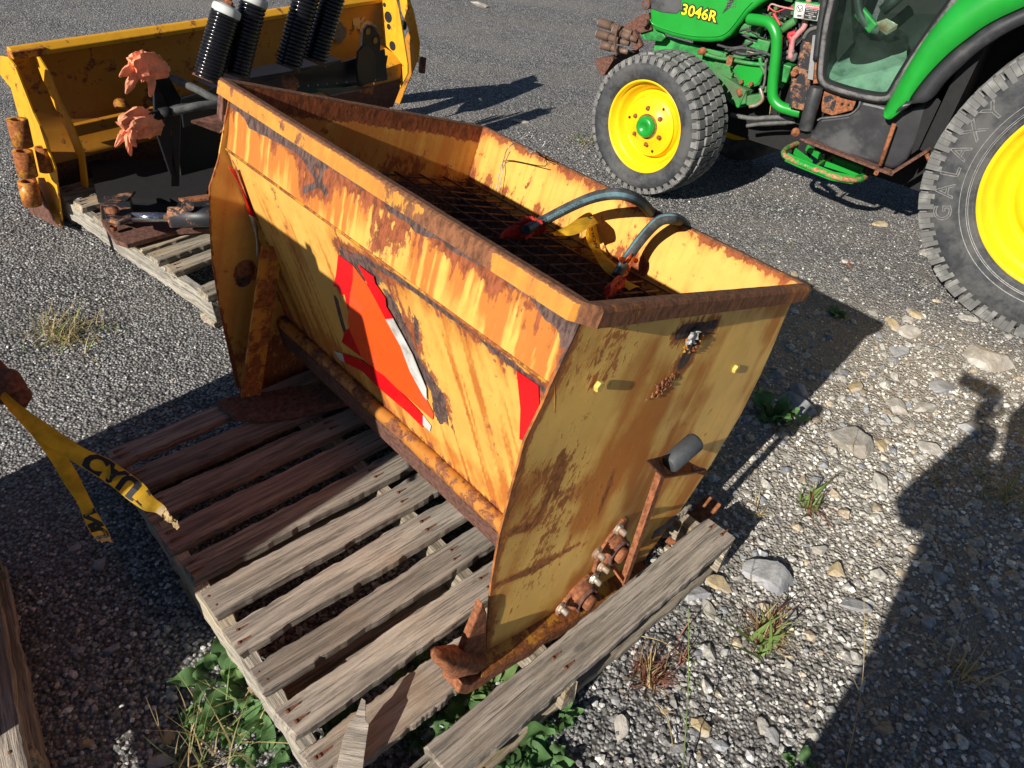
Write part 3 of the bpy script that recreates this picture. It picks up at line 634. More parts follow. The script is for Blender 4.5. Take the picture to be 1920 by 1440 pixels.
# stub of a broken board leaning at the bottom edge
a0 = gz(655, 1475, .14); a1 = gz(684, 1315, .20)
def stub(b):
    d = (a1-a0); n = 10
    s_ = d.cross(Vector((0, 0, 1))).normalized()
    L_ = [a0-s_*.030+d*0, a0-s_*.028+d*.5, a0-s_*.020+d*.72, a0-s_*.012+d*.76, a0-s_*.006+d*1.0, a0+s_*.003+d*.97, a0+s_*.010+d*.74, a0+s_*.018+d*.70, a0+s_*.020+d*.3, a0+s_*.024]
    b.prism(L_, (0, 0, .014))
tag(B('broken_board', M['wood'], None, stub, bevel=.001), 'splintered grey board end standing up at the pallet, bottom edge', 'wood')
# pallet behind, under the plough mount
bp0 = gz(243, 452, .14); bp1 = gz(392, 556, .14); dv = (bp0-bp1).normalized(); yv = Vector((dv.x, dv.y, 0)); xv = yv.cross(Vector((0, 0, 1)))
pal2 = empty('wooden_pallet', 'pale wooden pallet under the snow plough mount, far left', 'pallet', frame(Vector((bp0.x, bp0.y, 0))+yv*.62, xv, yv), 'wooden pallets')
dl = (bp0-bp1).length+.62
ts2 = [(0, .09), (.16, .24), (.32, .40), (.47, .56), (.63, .72), (.75, .83), (.87, .94)]; ts2 = [t for t in ts2 if t[1] < dl-.1]+[(dl-.085, dl)]
make_pallet(pal2, 1.2, [(a, b, .0, 1.2) for a, b in ts2], [.0, .56, 1.16], mw='woodpale', bottoms=[0, dl-.09])
# pallet at the left edge
q0 = gz(2, 1152, .15); q1 = gz(58, 1440, .15); ed = (q1-q0); ed.z = 0; ed.normalize()
pal3 = empty('wooden_pallet', 'wooden pallet at the bottom left edge, seen as a stack of board edges', 'pallet', frame(Vector((q0.x, q0.y, 0))-ed*.25, ed, Vector((-ed.y, ed.x, 0))), 'wooden pallets')
make_pallet(pal3, 1.2, [(.0, .09, 0, 1.2), (.16, .25, 0, 1.2), (.34, .43, 0, 1.2), (.52, .61, 0, 1.2), (.70, .79, 0, 1.2)], [.0, .56, 1.16], H=.15)
# ================================================================== SPREADER
sp = empty('salt_spreader', 'rusty yellow steel salt spreader hopper standing tilted on the grey pallet', 'spreader', Matrix.Translation(HO) @ Matrix((HA, HU, HW)).transposed().to_4x4())
Z_ = Vector((0, 0, 1))
def L3(a, u, w): return Vector((a, u, w))
FA, FW, CA, CW, GA, GW = -.052, .885, -.048, .755, .205, .262       # front: rim, crease, tube level (a, w)
RA = .80                                                          # rear wall
PLO = [(-.056, .89), (-.061, .774), (-.063, .724), (-.078, .652), (-.064, .545), (-.044, .438), (0, .282), (.045, .14), (.080, .03), (.10, .0), (.66, -.004), (.72, .06), (.785, .20), (.835, .37), (.862, .53), (.85, .65), (.825, .78), (.805, .89)]
def dent(a, u0, w): return .016*(fbm(a*2.3+3, w*1.7+1, 0, 2)-.5)*2*sstep(0, .2, .89-w)
def plate_mesh(u0, th, sgn, name, mat, bulge=.0):
    # grid filled outline, edges snapped, with gentle dents
    A = np.linspace(-.08, .865, 140); W = np.linspace(-.005, .89, 130); b = MB()
    def lim(w):     # front and rear edge at height w
        f = np.interp(w, [0, .03, .14, .282, .438, .545, .652, .724, .774, .89], [.10, .08, .045, 0, -.044, -.064, -.078, -.063, -.061, -.056]); r = np.interp(w, [0, .06, .20, .37, .53, .65, .78, .89], [.66, .72, .785, .835, .862, .85, .825, .805]); return f, r
    n = 150; k = 120
    def f(i, j):
        w = .89*j; fr, rr = lim(w); a = fr+(rr-fr)*i; return (a, u0+sgn*float(dent(a, 0, w))*bulge, w)
    b.sheet(f, n, k, False); o = b.build(name, mat, sp, fix=False)
    q = o.modifiers.new('solid', 'SOLIDIFY'); q.thickness = th; q.offset = 0; return o
near = plate_mesh(0., .005, 1, 'end_plate', M['plate'], 1.0)
def pt(x, y, k=0): q = hop(x, y, k); return (q.x, q.z)
def wear_near(x, y, z):
    e = dpoly(x, z, PLO[:9]); bt = np.abs(z-.0); re = dpoly(x, z, PLO[10:])
    tp = .89-z; nz = fbm(x*7+2, z*7, 0, 4); nf = fbm(x*30, z*14, 3, 4); st_ = fbm(x*34-z*2, z*2.5, 0, 3)
    rust = np.clip(.62-e/.045, 0, 1)+.55*sstep(.03, 0, bt)
    rust += .05+.17*sstep(.46, .62, fbm(x*5.5+3, z*3.5, 7, 4))+.06*sstep(.5, .2, z)*sstep(.4, .0, x)
    for (p, r, k) in [((1120, 700), .09, .34), ((1150, 640), .10, .30), ((1040, 890), .06, .42), ((1000, 990), .10, .36), ((1100, 880), .12, .25), ((1080, 960), .10, .30), ((1010, 1060), .10, .3), ((960, 1150), .12, .22), ((1250, 900), .12, .2), ((1000, 900), .07, .4)]:
        c_ = pt(*p); d = np.hypot(x-c_[0], z-c_[1]); rust += .62*k*np.exp(-(d/r)**2)*(.3+1.1*nf)
    for P_, k in [([pt(1040, 910), pt(1005, 985), pt(960, 1000)], .6), ([pt(935, 1100), pt(1010, 1065), pt(1080, 1020)], .55), ([pt(1055, 850), pt(1045, 930)], .5), ([pt(1150, 1100), pt(930, 1215)], .5), ([pt(1150, 880), pt(1120, 960)], .4)]:
        rust += k*np.exp(-(dpoly(x, z, P_)/.009)**2)*(.5+nf)
    R0 = pt(1250, 735); R1 = pt(1105, 960); dd = dpoly(x, z, [R0, pt(1195, 800), R1]); wd = .016+.05*np.clip((R0[1]-z)/.3, 0, 1)
    stain = 1.1*np.exp(-(dd/wd)**2)*(.5+.8*st_) + .55*sstep(.12, 0, e)*nz + .6*np.exp(-(dpoly(x, z, [pt(1310, 690), pt(1240, 860)])/.03)**2)*.5
    stain += .8*sstep(.10, 0, z)*(.4+nz) + .5*np.exp(-(dpoly(x, z, [pt(1130, 1000), pt(1060, 1120), pt(960, 1200)])/.05)**2) + .35*sstep(.55, .8, fbm(x*6, z*3, 8, 4))
    p0 = pt(1300, 640); pa_ = pt(1282, 676); dk = np.minimum(dpoly(x, z, [pt(1275, 622), pt(1335, 612)])-.012, dpoly(x, z, [p0, pa_])-.016)
    bare = .95*sstep(.016, -.004, dk)+.75*sstep(.016, .0, e)*sstep(.75, .9, z)+np.clip(.45-e/.008, 0, 1)*.8
    rust += .6*sstep(.05, 0, dk)
    stain += .75*sstep(.50, .68, fbm(x*4.2+9, z*3.1, 5, 4))*(.4+st_)+.5*sstep(.35, .62, rust)
    return stain, rust, bare
set_wear(near, wear_near)
far = plate_mesh(HL, .005, 1, 'end_plate', M['inner'], .6)
set_wear(far, lambda x, y, z: (.4+.5*fbm(x*20, z*3, 0, 3)*sstep(.6, 0, z), 1.1*sstep(.42, .0, z)*(.3+.8*fbm(x*9, z*5, 0, 4))+np.clip(.6-dpoly(x, z, PLO[:9])/.02, 0, 1)+.9*np.exp(-(np.hypot(x-pt(460, 510, HL)[0], z-pt(460, 510, HL)[1])/.045)**2), .9*np.exp(-(np.hypot(x-pt(457, 525, HL)[0], z-pt(457, 525, HL)[1])/.03)**2)))
# front wall: upper and lower facet, one dense sheet each
def Lp(x, y): q = hl(x, y, CA, CW, GA, GW); return (q.y, (Vector((q.x-CA, q.z-CW))).length)
def Up(x, y): q = hl(x, y, FA, FW, CA, CW); return (q.y, FW-q.z)
def front(b):
    def f(i, j):
        w = (FW+.026)+(CW-FW-.026)*j; return (FA-.001+(CA-FA)*j+.004*(float(fbm(i*5, j*2, 5, 2))-.5), .003+(HL-.006)*i, w)
    b.sheet(f, 300, 50, False)
up = B('front_panel', M['panel'], sp, front, fix=False)
def wear_up(x, y, z):
    s = FW-z; u_ = y; n = fbm(u_*14, s*14, 0, 5); big = fbm(u_*3.2+4, 0*u_, 0, 3); st_ = fbm(u_*30+s*4, s*3+7, 0, 4); st2 = fbm(u_*11+s*2, s*1.2+2, 1, 3)
    sk1 = fbm(u_*85+s*6, s*2+7, 0, 4); sk2 = fbm(u_*18+s*3, s*.8, 5, 3)
    stain = 1.3*sstep(.15, .0, s)*sstep(.35, .65, sk1)+1.2*sstep(.44, .64, sk2)*sstep(.36, .62, sk1)*(.55+.6*sstep(.75, .15, u_))+.3*sstep(.42, .62, big)
    stain += .8*sstep(.85, 1.1, u_)*sstep(.3, .6, sk1)+.5*sstep(.06, 0, s)
    rust = 1.1*sstep(.050, .0, s)*(.35+.85*n)+.6*sstep(.42, .60, n)*sstep(.11, 0., s)+.45*sstep(.60, .70, sk1)*sstep(.12, .02, s)
    for (p, r, k) in [((720, 440), .05, .5), ((700, 470), .04, .5), ((760, 470), .05, .3), ((590, 330), .05, .75), ((1010, 620), .05, .3)]:
        c_ = Up(*p); rust += k*np.exp(-(np.hypot(u_-c_[0], s-c_[1])/r)**2)*(.4+.9*n)
    ed = np.minimum(dpoly(u_, s, [Up(610, 290), Up(600, 345), Up(572, 356)]), dpoly(u_, s, [Up(565, 285), Up(612, 360)])); 
    bare = .95*sstep(.014, .002, ed)+.8*sstep(.030, .012, dpoly(u_, s, [Up(470, 225), Up(560, 270), Up(600, 300)]))+.95*sstep(.036, .018, s+.03*(n-.5))*(.55+.8*sstep(.38, .55, fbm(u_*6, 0*u_, 4, 3)))
    bare += .7*sstep(.05, .015, u_+.03*(n-.5))*sstep(.13, .02, s)+.55*sstep(.008, .002, np.abs(.13-s))*sstep(.48, .6, fbm(u_*9, 0*u_, 3, 3))
    rust += .9*np.exp(-(ed/.03)**2)*.7+.8*sstep(.035, .0, u_)
    stain += 1.0*np.exp(-(ed/.06)**2)
    return stain, rust, bare
set_wear(up, wear_up)
def frontlow(b):
    def f(i, j): return (CA+(GA-CA)*j, .003+(HL-.006)*i, CW+(GW-CW)*j)
    b.sheet(f, 240, 120, False)
lowp = B('front_panel', M['panel'], sp, frontlow, fix=False); lowp['label'] = 'lower front panel sloping inwards under the crease'
HULL = [(640, 468), (700, 490), (800, 545), (870, 640), (930, 755), (945, 800), (930, 830), (860, 790)]
HULL = [(637, 470), (690, 498), (722, 530), (752, 590), (785, 672), (832, 742), (838, 790), (806, 808), (640, 670)]
def wear_low(x, y, z):
    s = np.hypot(x-CA, z-CW); u_ = y; n = fbm(u_*14, s*14, 2, 5); st_ = fbm(u_*32+s*9, s*3, 4, 4); st2 = fbm(u_*60+s*12, s*2.2, 6, 3)
    sk1 = fbm(u_*70+s*14, s*2.4, 6, 4)
    stain = .30*sstep(.3, .7, st_)+.6*sstep(.50, .66, sk1)*sstep(.0, .15, s)*sstep(.40, .55, fbm(u_*7+s*2, s*1.5, 9, 3)+.1)+.5*sstep(.40, .5, s)*(.5+st_)
    P_ = [Lp(*p) for p in HULL]; d = dpoly(u_, s, P_[:7]); ins = inpoly(u_, s, P_)
    bare = .92*sstep(.007, .0, np.where(ins, 0, d)+.012*(n-.5))*(~ins | (d < .05))
    bare = np.maximum(bare, .9*sstep(.016, .006, dpoly(u_, s, [Lp(630, 560), Lp(640, 600), Lp(652, 640)])))
    cr = dpoly(u_, s, [Lp(640, 465), Lp(760, 530), Lp(880, 620), Lp(1030, 700)]); bare += .8*sstep(.020, .004, cr+.02*(n-.5)+.004)*sstep(.95, .75, u_)
    rust = .38*sstep(.60, .68, sk1)+.8*sstep(.05, .0, cr)*(.3+.8*n)+.6*np.exp(-(d/.035)**2)*(~ins)+.9*sstep(.5, .57, s)*(.4+.7*n)+.6*sstep(1.06, 1.16, u_)*n
    bare += .8*sstep(1.10, 1.16, u_-.25*np.clip(.25-s, 0, 1)+.03*(n-.5))*sstep(.22, .1, s)
    sc_ = dpoly(u_, s, [Lp(780, 600), Lp(782, 640)]); bare += .7*sstep(.014, .004, sc_+.01*(n-.5)); rust += .5*np.exp(-(sc_/.03)**2)
    return stain+.5*np.exp(-(cr/.05)**2), rust, bare
set_wear(lowp, wear_low)
B('weld_crease', M['rustpaint'], sp, lambda b: b.tube([(CA-.001, .004, CW), (CA-.001, HL*.5, CW+.001), (CA-.001, HL-.004, CW)], .0035, 6))
# tube along the lower edge and the dark channel below it
def lump(b):
    P_ = []; r = []
    for i in range(60):
        u_ = .003+(HL-.006)*i/59; P_.append((GA+.004*(vnoise(u_*9, 0., 0.)-.5)-.008, u_, GW-.016)); r.append(.019+.003*float(vnoise(u_*14, 3., 0.)))
    b.tube(P_, r, 14)
B('tube', M['tubelow'], sp, lump)
B('weld_bump', M['rustpaint'], sp, lambda b: [b.lathe([(.0001, .009), (.012, .007), (.019, 0)], 12, hl(x_, y_, GA-.03, GW-.02, GA+.03, GW-.06), (-.7, 0, .3)) for x_, y_ in ((733, 770), (862, 885))])
def chan(b): b.prism([(GA-.026, .003, GW-.032), (GA-.022, HL-.003, GW-.032), (GA+.012, HL-.003, GW-.100), (GA+.012, .003, GW-.100)], (.006, 0, .004))
B('lower_channel', M['rustdark'], sp, chan)
def rearw(b):
    def f(i, j):
        w = .915-.65*j; a = RA+.006-(1.0*max(0, j-.65)); return (a, .003+(HL-.006)*i, w)
    b.sheet(f, 180, 100, False)
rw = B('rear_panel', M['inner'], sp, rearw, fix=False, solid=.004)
def wear_shade_in(x, y, z):
    s = .915-z; n = fbm(y*14+x*14, s*14, 2, 5); st_ = fbm(y*26+x*26, s*3, 4, 4); d = np.abs(y-HL); deep_shade = sstep(.19, .23, s)  # shade below the grate is painted in as full rust and bare tone
    rust = .75*sstep(.035, 0, s)*(.3+n)+.7*sstep(.10, .15, s)*n+.55*sstep(.03, 0, d)+.35*sstep(.45, .7, st_)+deep_shade
    return .35*sstep(.35, .7, st_)+.6*sstep(.05, 0, s)+.5*sstep(.06, 0, d)+.25*sstep(.08, .15, s), rust, deep_shade
set_wear(rw, wear_shade_in)
def innerfar(b):
    def f(i, j):
        w = .914-.60*j; t = max(0, (CW-w)/(CW-GW)); a0 = FA+.002+(GA-CA)*t; a1 = RA+.004-max(0, .49-w)*1.0; return (a0+(max(a1, a0+.01)-a0)*i, HL-.006, w)
    b.sheet(f, 120, 100, False)
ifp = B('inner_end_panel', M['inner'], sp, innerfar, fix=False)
set_wear(ifp, lambda x, y, z: (.45+.6*fbm(x*26, z*3, 1, 3)*1., 1.0*sstep(.850, .885, z+.03*(fbm(x*9, z*9, 0, 3)-.5))+.6*fbm(x*14, z*6, 2, 4)*sstep(.86, .76, z)+.15+sstep(.72, .69, z), .25*sstep(.88, .91, z)+sstep(.72, .69, z)))  # rust above; below the grate the shade is painted in
# rim of rectangular tube, rounded, mitred corners
RO = .040; ROH = .036; RW_ = .89
def rimbar(b, P0, P1, inward):
    b.bar(P0, P1, RO, ROH, (0, 0, 1))
ex = .030
def rim_loop(b):
    a0, a1, u0, u1 = FA-ex, RA+ex+.012, -ex, HL+ex; c = .035
    out = [(a0, u0+c), (a0+c, u0), (a1-c*.8, u0), (a1, u0+c*.8), (a1, u1-c), (a1-c, u1), (a0+c*.5, u1), (a0, u1-c*.5)]
    def inn(p, t): return (min(max(p[0], a0+t), a1-t), min(max(p[1], u0+t), u1-t))
    N = 8; sub = []
    for i in range(8):
        p = out[i]; q = out[(i+1) % 8]; L = math.hypot(q[0]-p[0], q[1]-p[1]); k = max(2, int(L/.008))
        for j in range(k): t = j/k; sub.append((p[0]+(q[0]-p[0])*t, p[1]+(q[1]-p[1])*t))
    ring = [(0, .0), (0, .028), (.003, .0335), (.008, .0365), (.025, .0365), (.0285, .034), (.029, .028), (.029, 0.0)]
    vs = []; n = len(sub)
    for (x, y) in sub:
        for (t, h) in ring:
            q = inn((x, y), t) if True else 0; nz_ = .0007*(float(vnoise(x*30, y*30, h*30))-.5)
            vs.append((q[0]+nz_, q[1]+nz_, RW_-.008+h+nz_))
    m = len(ring)
    fs = [(i*m+k, ((i+1) % n)*m+k, ((i+1) % n)*m+k+1, i*m+k+1) for i in range(n) for k in range(m-1)] + [(i*m, i*m+m-1, ((i+1) % n)*m+m-1, ((i+1) % n)*m) for i in range(n)]
    b.add(vs, fs)
rim = B('rim', M['rim'], sp, rim_loop)
def wear_rim(x, y, z):
    n = fbm(x*16+y*16, z*20, 0, 5); n2 = fbm(x*5+y*5, 0*x, 0, 3); fr = (x < FA-.02)
    yel = fr*sstep(.25, .5, n2+.25*n)*1.; top = sstep(RW_+.018, RW_+.026, z)
    return .8+.3*n-.45*yel, (.95-1.1*sstep(.34, .52, n2+.45*(n-.5))*fr*(1-top)-.45*(~fr)*sstep(.5, .7, n)), np.clip(.35*sstep(.5, .65, n)+.0, 0, 1)
set_wear(rim, wear_rim)
# grate
GZ = .742
def gr_long(b):
    for i in range(11): a = FA+.03+(RA-FA-.05)*i/10; b.tube([(a, .01, GZ+.003), (a, HL-.015, GZ+.003)], .0032, 5)
def gr_cross(i):
    u_ = .03+(HL-.06)*i/19
    def f(b): b.tube([(FA+.02, u_, GZ-.003), (RA-.01, u_, GZ-.003)], .0032, 5)
    return f
for i in range(9):
    a = FA+.03+(RA-FA-.05)*i/8; B('grate_bar', M['rustdark'], sp, lambda b: b.tube([(a, .01, GZ+.003), (a, HL-.015, GZ+.003)], .003, 6))
gm = None
for i in range(20):
    if gm is None: gm = B('grate_bar', M['rustdark'], sp, gr_cross(0))
    else: o = inst(gm); o.parent = sp; o.location = (0, (HL-.06)*i/19, 0)
B('bottom_trough', M['dark'], sp, lambda b: b.box((.33, HL/2, .262), (.25, HL-.02, .01)))
B('auger_shaft', M['rustdark'], sp, lambda b: b.tube([(.34, .02, .30), (.34, HL-.02, .30)], .025, 10))
# reflective emblem and red tapes on the lower panel
DC = lambda x, y: (380+x/2.483, 240+y/2.483)
EN = Vector((-(CW-GW), 0, -(GA-CA))).normalized()     # outward normal of lower facet
def decal(name, pts, mat, off, px_=True, curl=0., th=.0012):
    P_ = []
    for p in pts:
        x_, y_ = DC(*p); q = hl(x_, y_, CA, CW, GA, GW)+EN*off; P_.append(q)
    return B(name, mat, sp, lambda b: b.prism(P_, EN*th))
decal('emblem', [(705,640),(770,730),(860,880),(960,1080),(1040,1250),(1080,1330),(1075,1355),(1030,1315),(745,1065),(690,940),(680,890),(690,780),(705,700)], M['orange'], .002)['label'] = 'orange centre of the torn slow vehicle triangle'
decal('emblem_border', [(635,588),(705,640),(705,700),(690,780),(680,850),(665,775),(640,770),(632,738),(612,735),(625,680)], M['red'], .0015)
decal('emblem_border', [(730,632),(805,688),(812,720),(860,790),(864,830),(895,882),(860,885),(800,770),(745,660)], M['red'], .004)
decal('emblem_border', [(655,1045),(740,1075),(850,1150),(1000,1300),(1030,1335),(1030,1390),(1015,1375),(960,1320),(830,1210),(750,1130),(672,1090)], M['red'], .003)
decal('emblem_border', [(685,930),(745,1065),(735,1060),(650,995),(665,945)], M['red'], .001)
decal('white_tape', [(895,882),(985,1050),(1050,1210),(1052,1262),(1035,1240),(975,1130),(930,1010),(860,885)], M['white'], .0045)
decal('white_tape', [(1030,1335),(1068,1385),(1062,1410),(1030,1380)], M['white'], .002); decal('white_tape', [(615,1035),(655,1050),(665,1090),(640,1075)], M['white'], .002)
P_ = [hl(x_, y_, CA, CW, GA, GW)+EN*.002 for x_, y_ in ((971, 694), (1012, 722), (1013, 762), (1030, 790), (1000, 830), (976, 822), (978, 765))]
B('red_tape', M['red'], sp, lambda b: b.prism(P_, EN*.0012))
# curled red and white tape at the far end of the front
def curl(name, mat, A_, Z_):
    def f(b):
        n = 10; vs = []
        for i in range(n+1):
            t = i/n; a = Vector(A_[0]).lerp(Vector(A_[1]), t); z = Vector(Z_[0]).lerp(Vector(Z_[1]), t); bow = math.sin(PI*t); a = a+Vector((6, 0))*bow; z = z+Vector((-3, 0))*bow
            vs += [hop(a.x, a.y, HL-.05), hop(z.x, z.y, HL-.03)]
        b.add(vs, [(2*i, 2*i+1, 2*i+3, 2*i+2) for i in range(n)], True)
    return B(name, mat, sp, f, solid=.0015)
curl('red_tape', M['red'], ((428, 312), (466, 402)), ((440, 318), (485, 412))); curl('white_tape', M['white'], ((466, 402), (481, 483)), ((485, 412), (488, 470)))
# far brace post, foot and bolt
def post(b):
    p0 = hop(508, 462, HL-.10); p1 = hop(468, 742, HL-.10); b.bar(p0, p1, .055, .006, (0, 1, 0)); b.bar(p0+Vector((.03, .02, 0)), p1+Vector((.03, .02, 0)), .006, .05, (0, 1, 0))
B('brace', M['rustpaint'], sp, post)
c_ = hop(460, 505, HL-.004); B('bolt', M['rust'], sp, lambda b: (b.hexbolt(c_, (0, -1, 0), .016, .014), b.lathe([(.0001, .004), (.026, .003), (.028, 0)], 16, c_, (0, -1, 0))))
def skid(u0, a0=-.076, a1=1.0, wd=.055):
    P_ = []; n = 26
    for i in range(n+1):
        t = i/n; a = a0+(a1-a0)*t; w = -.002+.035*max(0, 1-(a-a0)/.05)**1.5+.16*max(0, (a-.72)/(.28))**1.5; P_.append((a, w))
    def f(b):
        vs = []
        for (a, w) in P_: 
            j = .003*(float(vnoise(a*30, u0*3, 0.))-.5); vs += [(a, u0-wd/2+j, w), (a, u0+wd/2, w), (a, u0+wd/2, w+.034+j), (a, u0-wd/2, w+.034+j)]
        m = len(P_); b.add(vs, [(i*4+k, i*4+(k+1) % 4, (i+1)*4+(k+1) % 4, (i+1)*4+k) for i in range(m-1) for k in range(4)]+[(3, 2, 1, 0), ((m-1)*4, (m-1)*4+1, (m-1)*4+2, (m-1)*4+3)])
    return f
B('skid', M['rust'], sp, skid(-.012, -.04), bevel=.004)['label'] = 'near skid with dark rusty nose'
B('skid', M['rustdark'], sp, lambda b: b.prism([hloc(gz(x_, y_, .172)) for x_, y_ in ((404, 750), (436, 741), (500, 733), (560, 722), (640, 716), (690, 712), (700, 735), (645, 752), (560, 772), (480, 781), (436, 776))], hloc(HO-Z_*.03)), bevel=.006)
B('skid_flange', M['rustpaint'], sp, lambda b: b.prism([(.06, .004, .052), (.70, .004, .052), (.70, -.038, .034), (.03, -.038, .034)], (0, 0, .005)))
def horn(b):
    p = [hop(x_, y_, -.004) for x_, y_ in ((905, 1130), (914, 1150), (912, 1215), (916, 1245), (860, 1242), (876, 1200), (893, 1160))]
    b.prism(p, (0, .018, 0))
def nose(b):
    pts = [hop(x_, y_, -.036) for x_, y_ in ((826, 1250), (834, 1242), (858, 1238), (885, 1238), (905, 1244), (925, 1250), (908, 1266), (880, 1276), (852, 1280), (836, 1264))]
    n = len(pts); c = sum(pts, Vector())/n; vs = []; R_ = 9
    for k in range(R_):
        t = k/(R_-1); sc_ = math.sin(PI*(.14+.72*t))**.5
        for i, p in enumerate(pts):
            q = c+(p-c)*sc_*(1+.07*(random.random()-.5)); vs.append((q.x, q.y+.052*t, q.z+.004*math.sin(i*2+k)))
    b.add(vs, [(k*n+i, k*n+(i+1) % n, (k+1)*n+(i+1) % n, (k+1)*n+i) for k in range(R_-1) for i in range(n)]+[tuple(range(n)), tuple((R_-1)*n+i for i in range(n))[::-1]], True)
B('skid_nose', M['rust'], sp, nose)
B('skid_horn', M['rust'], sp, horn, bevel=.004)
# bolts, hole, rust blister
for x_, y_, lb in ((1120, 722, None), (1377, 690, None)):
    c_ = hop(x_, y_, -.004); B('bolt', M['boltyellow'], sp, lambda b: b.hexbolt(c_, (0, -1, 0), .0115, .009), bevel=.0008)
def blister(b):
    c = hop(1245, 722, -.003)
    for i in range(70):
        x_ = random.gauss(0, .017); z_ = random.gauss(0, .010)+x_*.35; p = c+Vector((x_, 0, z_)); r = random.uniform(.0022, .005); b.lathe([(.0001, r*.9), (r*.7, r*.6), (r, 0)], 6, p, (0, -1, 0), False)
B('rust_blister', M['rust'], sp, blister)
def hole(b):
    c = hop(1300, 632, -.004); n = 18; vs = []; 
    for i in range(n):
        a = 2*PI*i/n; r = .026*random.uniform(.75, 1.25); vs.append(c+Vector((r*math.cos(a)*1.05, -.001, r*math.sin(a)*.8)))
    b.add(vs, [tuple(range(n))])
B('hole', M['dark'], sp, hole)
def crump(b):
    c = hop(1298, 632, -.006); vs = []
    for j in range(6):
        for i in range(6): vs.append(c+Vector(((i-2.5)*.0075+random.gauss(0, .0015), random.uniform(-.008, .002), (j-2.5)*.0055+random.gauss(0, .001))))
    b.add(vs, [(j*6+i, j*6+i+1, (j+1)*6+i+1, (j+1)*6+i) for i in range(5) for j in range(5)])
B('white_wrap', M['white'], sp, crump, fix=False)
def ragged(b):
    c = hop(1300, 640, -.005)
    for i in range(46):
        a = random.uniform(PI*.75, PI*2.2); r = random.uniform(.022, .034); p = c+Vector((math.cos(a)*r*1.1, 0, math.sin(a)*r*.8)); q = random.uniform(.002, .0045); b.lathe([(.0001, q), (q, 0)], 5, p, (0, -1, 0), False)
B('ragged_rust', M['rustpaint'], sp, ragged)
# flange bearings with bolts
def bearing(cx, cy, tx, ty, bolts, cap):
    c = hop(cx, cy, -.004); e = hop(tx, ty, -.004); d = (e-c); L = d.length; d.normalize(); s_ = Vector((d.z, 0, -d.x)); rad = .044
    pts = []
    for sg in (1, -1):
        ce = c+d*L*sg*.95
        for k in range(7):
            a = -PI/2+PI*k/6; pts.append(ce+(d*math.cos(a)*sg+s_*math.sin(a)*sg)*.024)
        for k in (-.45, -.15, .15, .45): pts.append(c+s_*sg*rad*math.cos(k*1.2)*1.0+d*(-k*sg)*.09)
    o = B('bearing_housing', M['rust'], sp, lambda b: (b.prism(pts, (0, -.011, 0)), b.lathe([(.0001, .022), (.033, .021), (.041, .016), (.045, 0)], 26, c+Vector((0, -.009, 0)), (0, -1, 0))), bevel=.0035)
    B('bearing_ring', M['rustdark'], o, lambda b: b.lathe([(.028, 0), (.028, .006), (.033, .008), (.037, .006), (.037, 0)], 26, c+Vector((0, -.031, 0)), (0, -1, 0)))
    B('shaft_end', M['rust'], o, lambda b: (b.lathe([(.0001, .024), (.017, .023), (.021, .020), (.021, 0)], 20, c+Vector((0, -.029, 0)), (0, -1, 0))), bevel=.001)
    for p in bolts:
        q = hop(*p, -.02); B('bolt', M['zinc'], o, lambda b: (b.hexbolt(q, (0, -1, 0), .013, .010), b.lathe([(.0001, .026), (.0075, .025), (.008, 0)], 12, q, (0, -1, 0)), b.lathe([(.0001, .0035), (.0155, .003), (.0155, 0)], 16, q, (0, -1, 0))))
bearing(1141, 1020, 1163, 980, [(1158, 990), (1118, 1035), (1127, 1060)], 0)
bearing(1082, 1108, 1112, 1078, [(1112, 1083), (1050, 1138)], 0)
# lever with rubber bumper
def lev(b):
    p0 = hop(1243, 890, -.09); p1 = hop(1172, 1094, -.075); b.bar(p0, p1, .020, .004, (0, 1, 0)); b.bar(p0+Vector((.009, .010, 0)), p1+Vector((.009, .010, 0)), .004, .022, (0, 1, 0))
    p2 = hop(1146, 1058, -.03); b.bar(p1, p2, .018, .006, (0, 0, 1))
B('lever', M['rust'], sp, lev, bevel=.0012)
def brk(b):
    p = [hop(1213, 862, -.10), hop(1245, 895, -.11), hop(1322, 882, -.09), hop(1300, 870, -.03), hop(1262, 850, -.02)]
    b.prism(p, (0, 0, -.005)); q = [hop(1298, 872, -.09), hop(1325, 880, -.08), hop(1327, 894, -.08), hop(1300, 886, -.09)]; b.prism(q, (0, .004, 0))
B('lever_bracket', M['rust'], sp, brk, bevel=.001)
def bump_(b):
    p0 = hop(1253, 872, -.095); p1 = hop(1306, 826, -.10); ax = (p1-p0); L = ax.length; b.lathe([(.0001, 0), (.017, 0), (.021, .004), (.0215, L-.006), (.018, L), (.0001, L+.001)], 32, p0, ax)
B('rubber_bumper', M['bumper'], sp, bump_)
def tail(b): b.prism([hop(1212, 1012, .03), hop(1292, 948, .03), hop(1296, 960, .03), hop(1285, 975, .03), hop(1215, 1030, .03)], (0, .05, 0))
B('skid_tail', M['rustdark'], sp, tail, bevel=.004)
def fpost(b):
    p0 = hop(424, 180, HL+.05); p1 = hop(420, 238, HL+.05)
    for dx, dy in ((-.012, 0), (.012, 0)): b.bar(p0+Vector((dx, 0, 0)), p1+Vector((dx, 0, 0)), .004, .028, (0, 1, 0))
    b.bar(p0+Vector((0, -.013, 0)), p1+Vector((0, -.013, 0)), .026, .003, (0, 1, 0))
B('stake_socket', M['rustdark'], sp, fpost)
B('socket_plate', M['rustdark'], sp, lambda b: b.prism([hop(358, 230, HL+.06), hop(410, 218, HL+.06), hop(426, 222, HL+.02), hop(424, 240, HL+.02), hop(412, 250, HL+.04)], (0, 0, .006)))
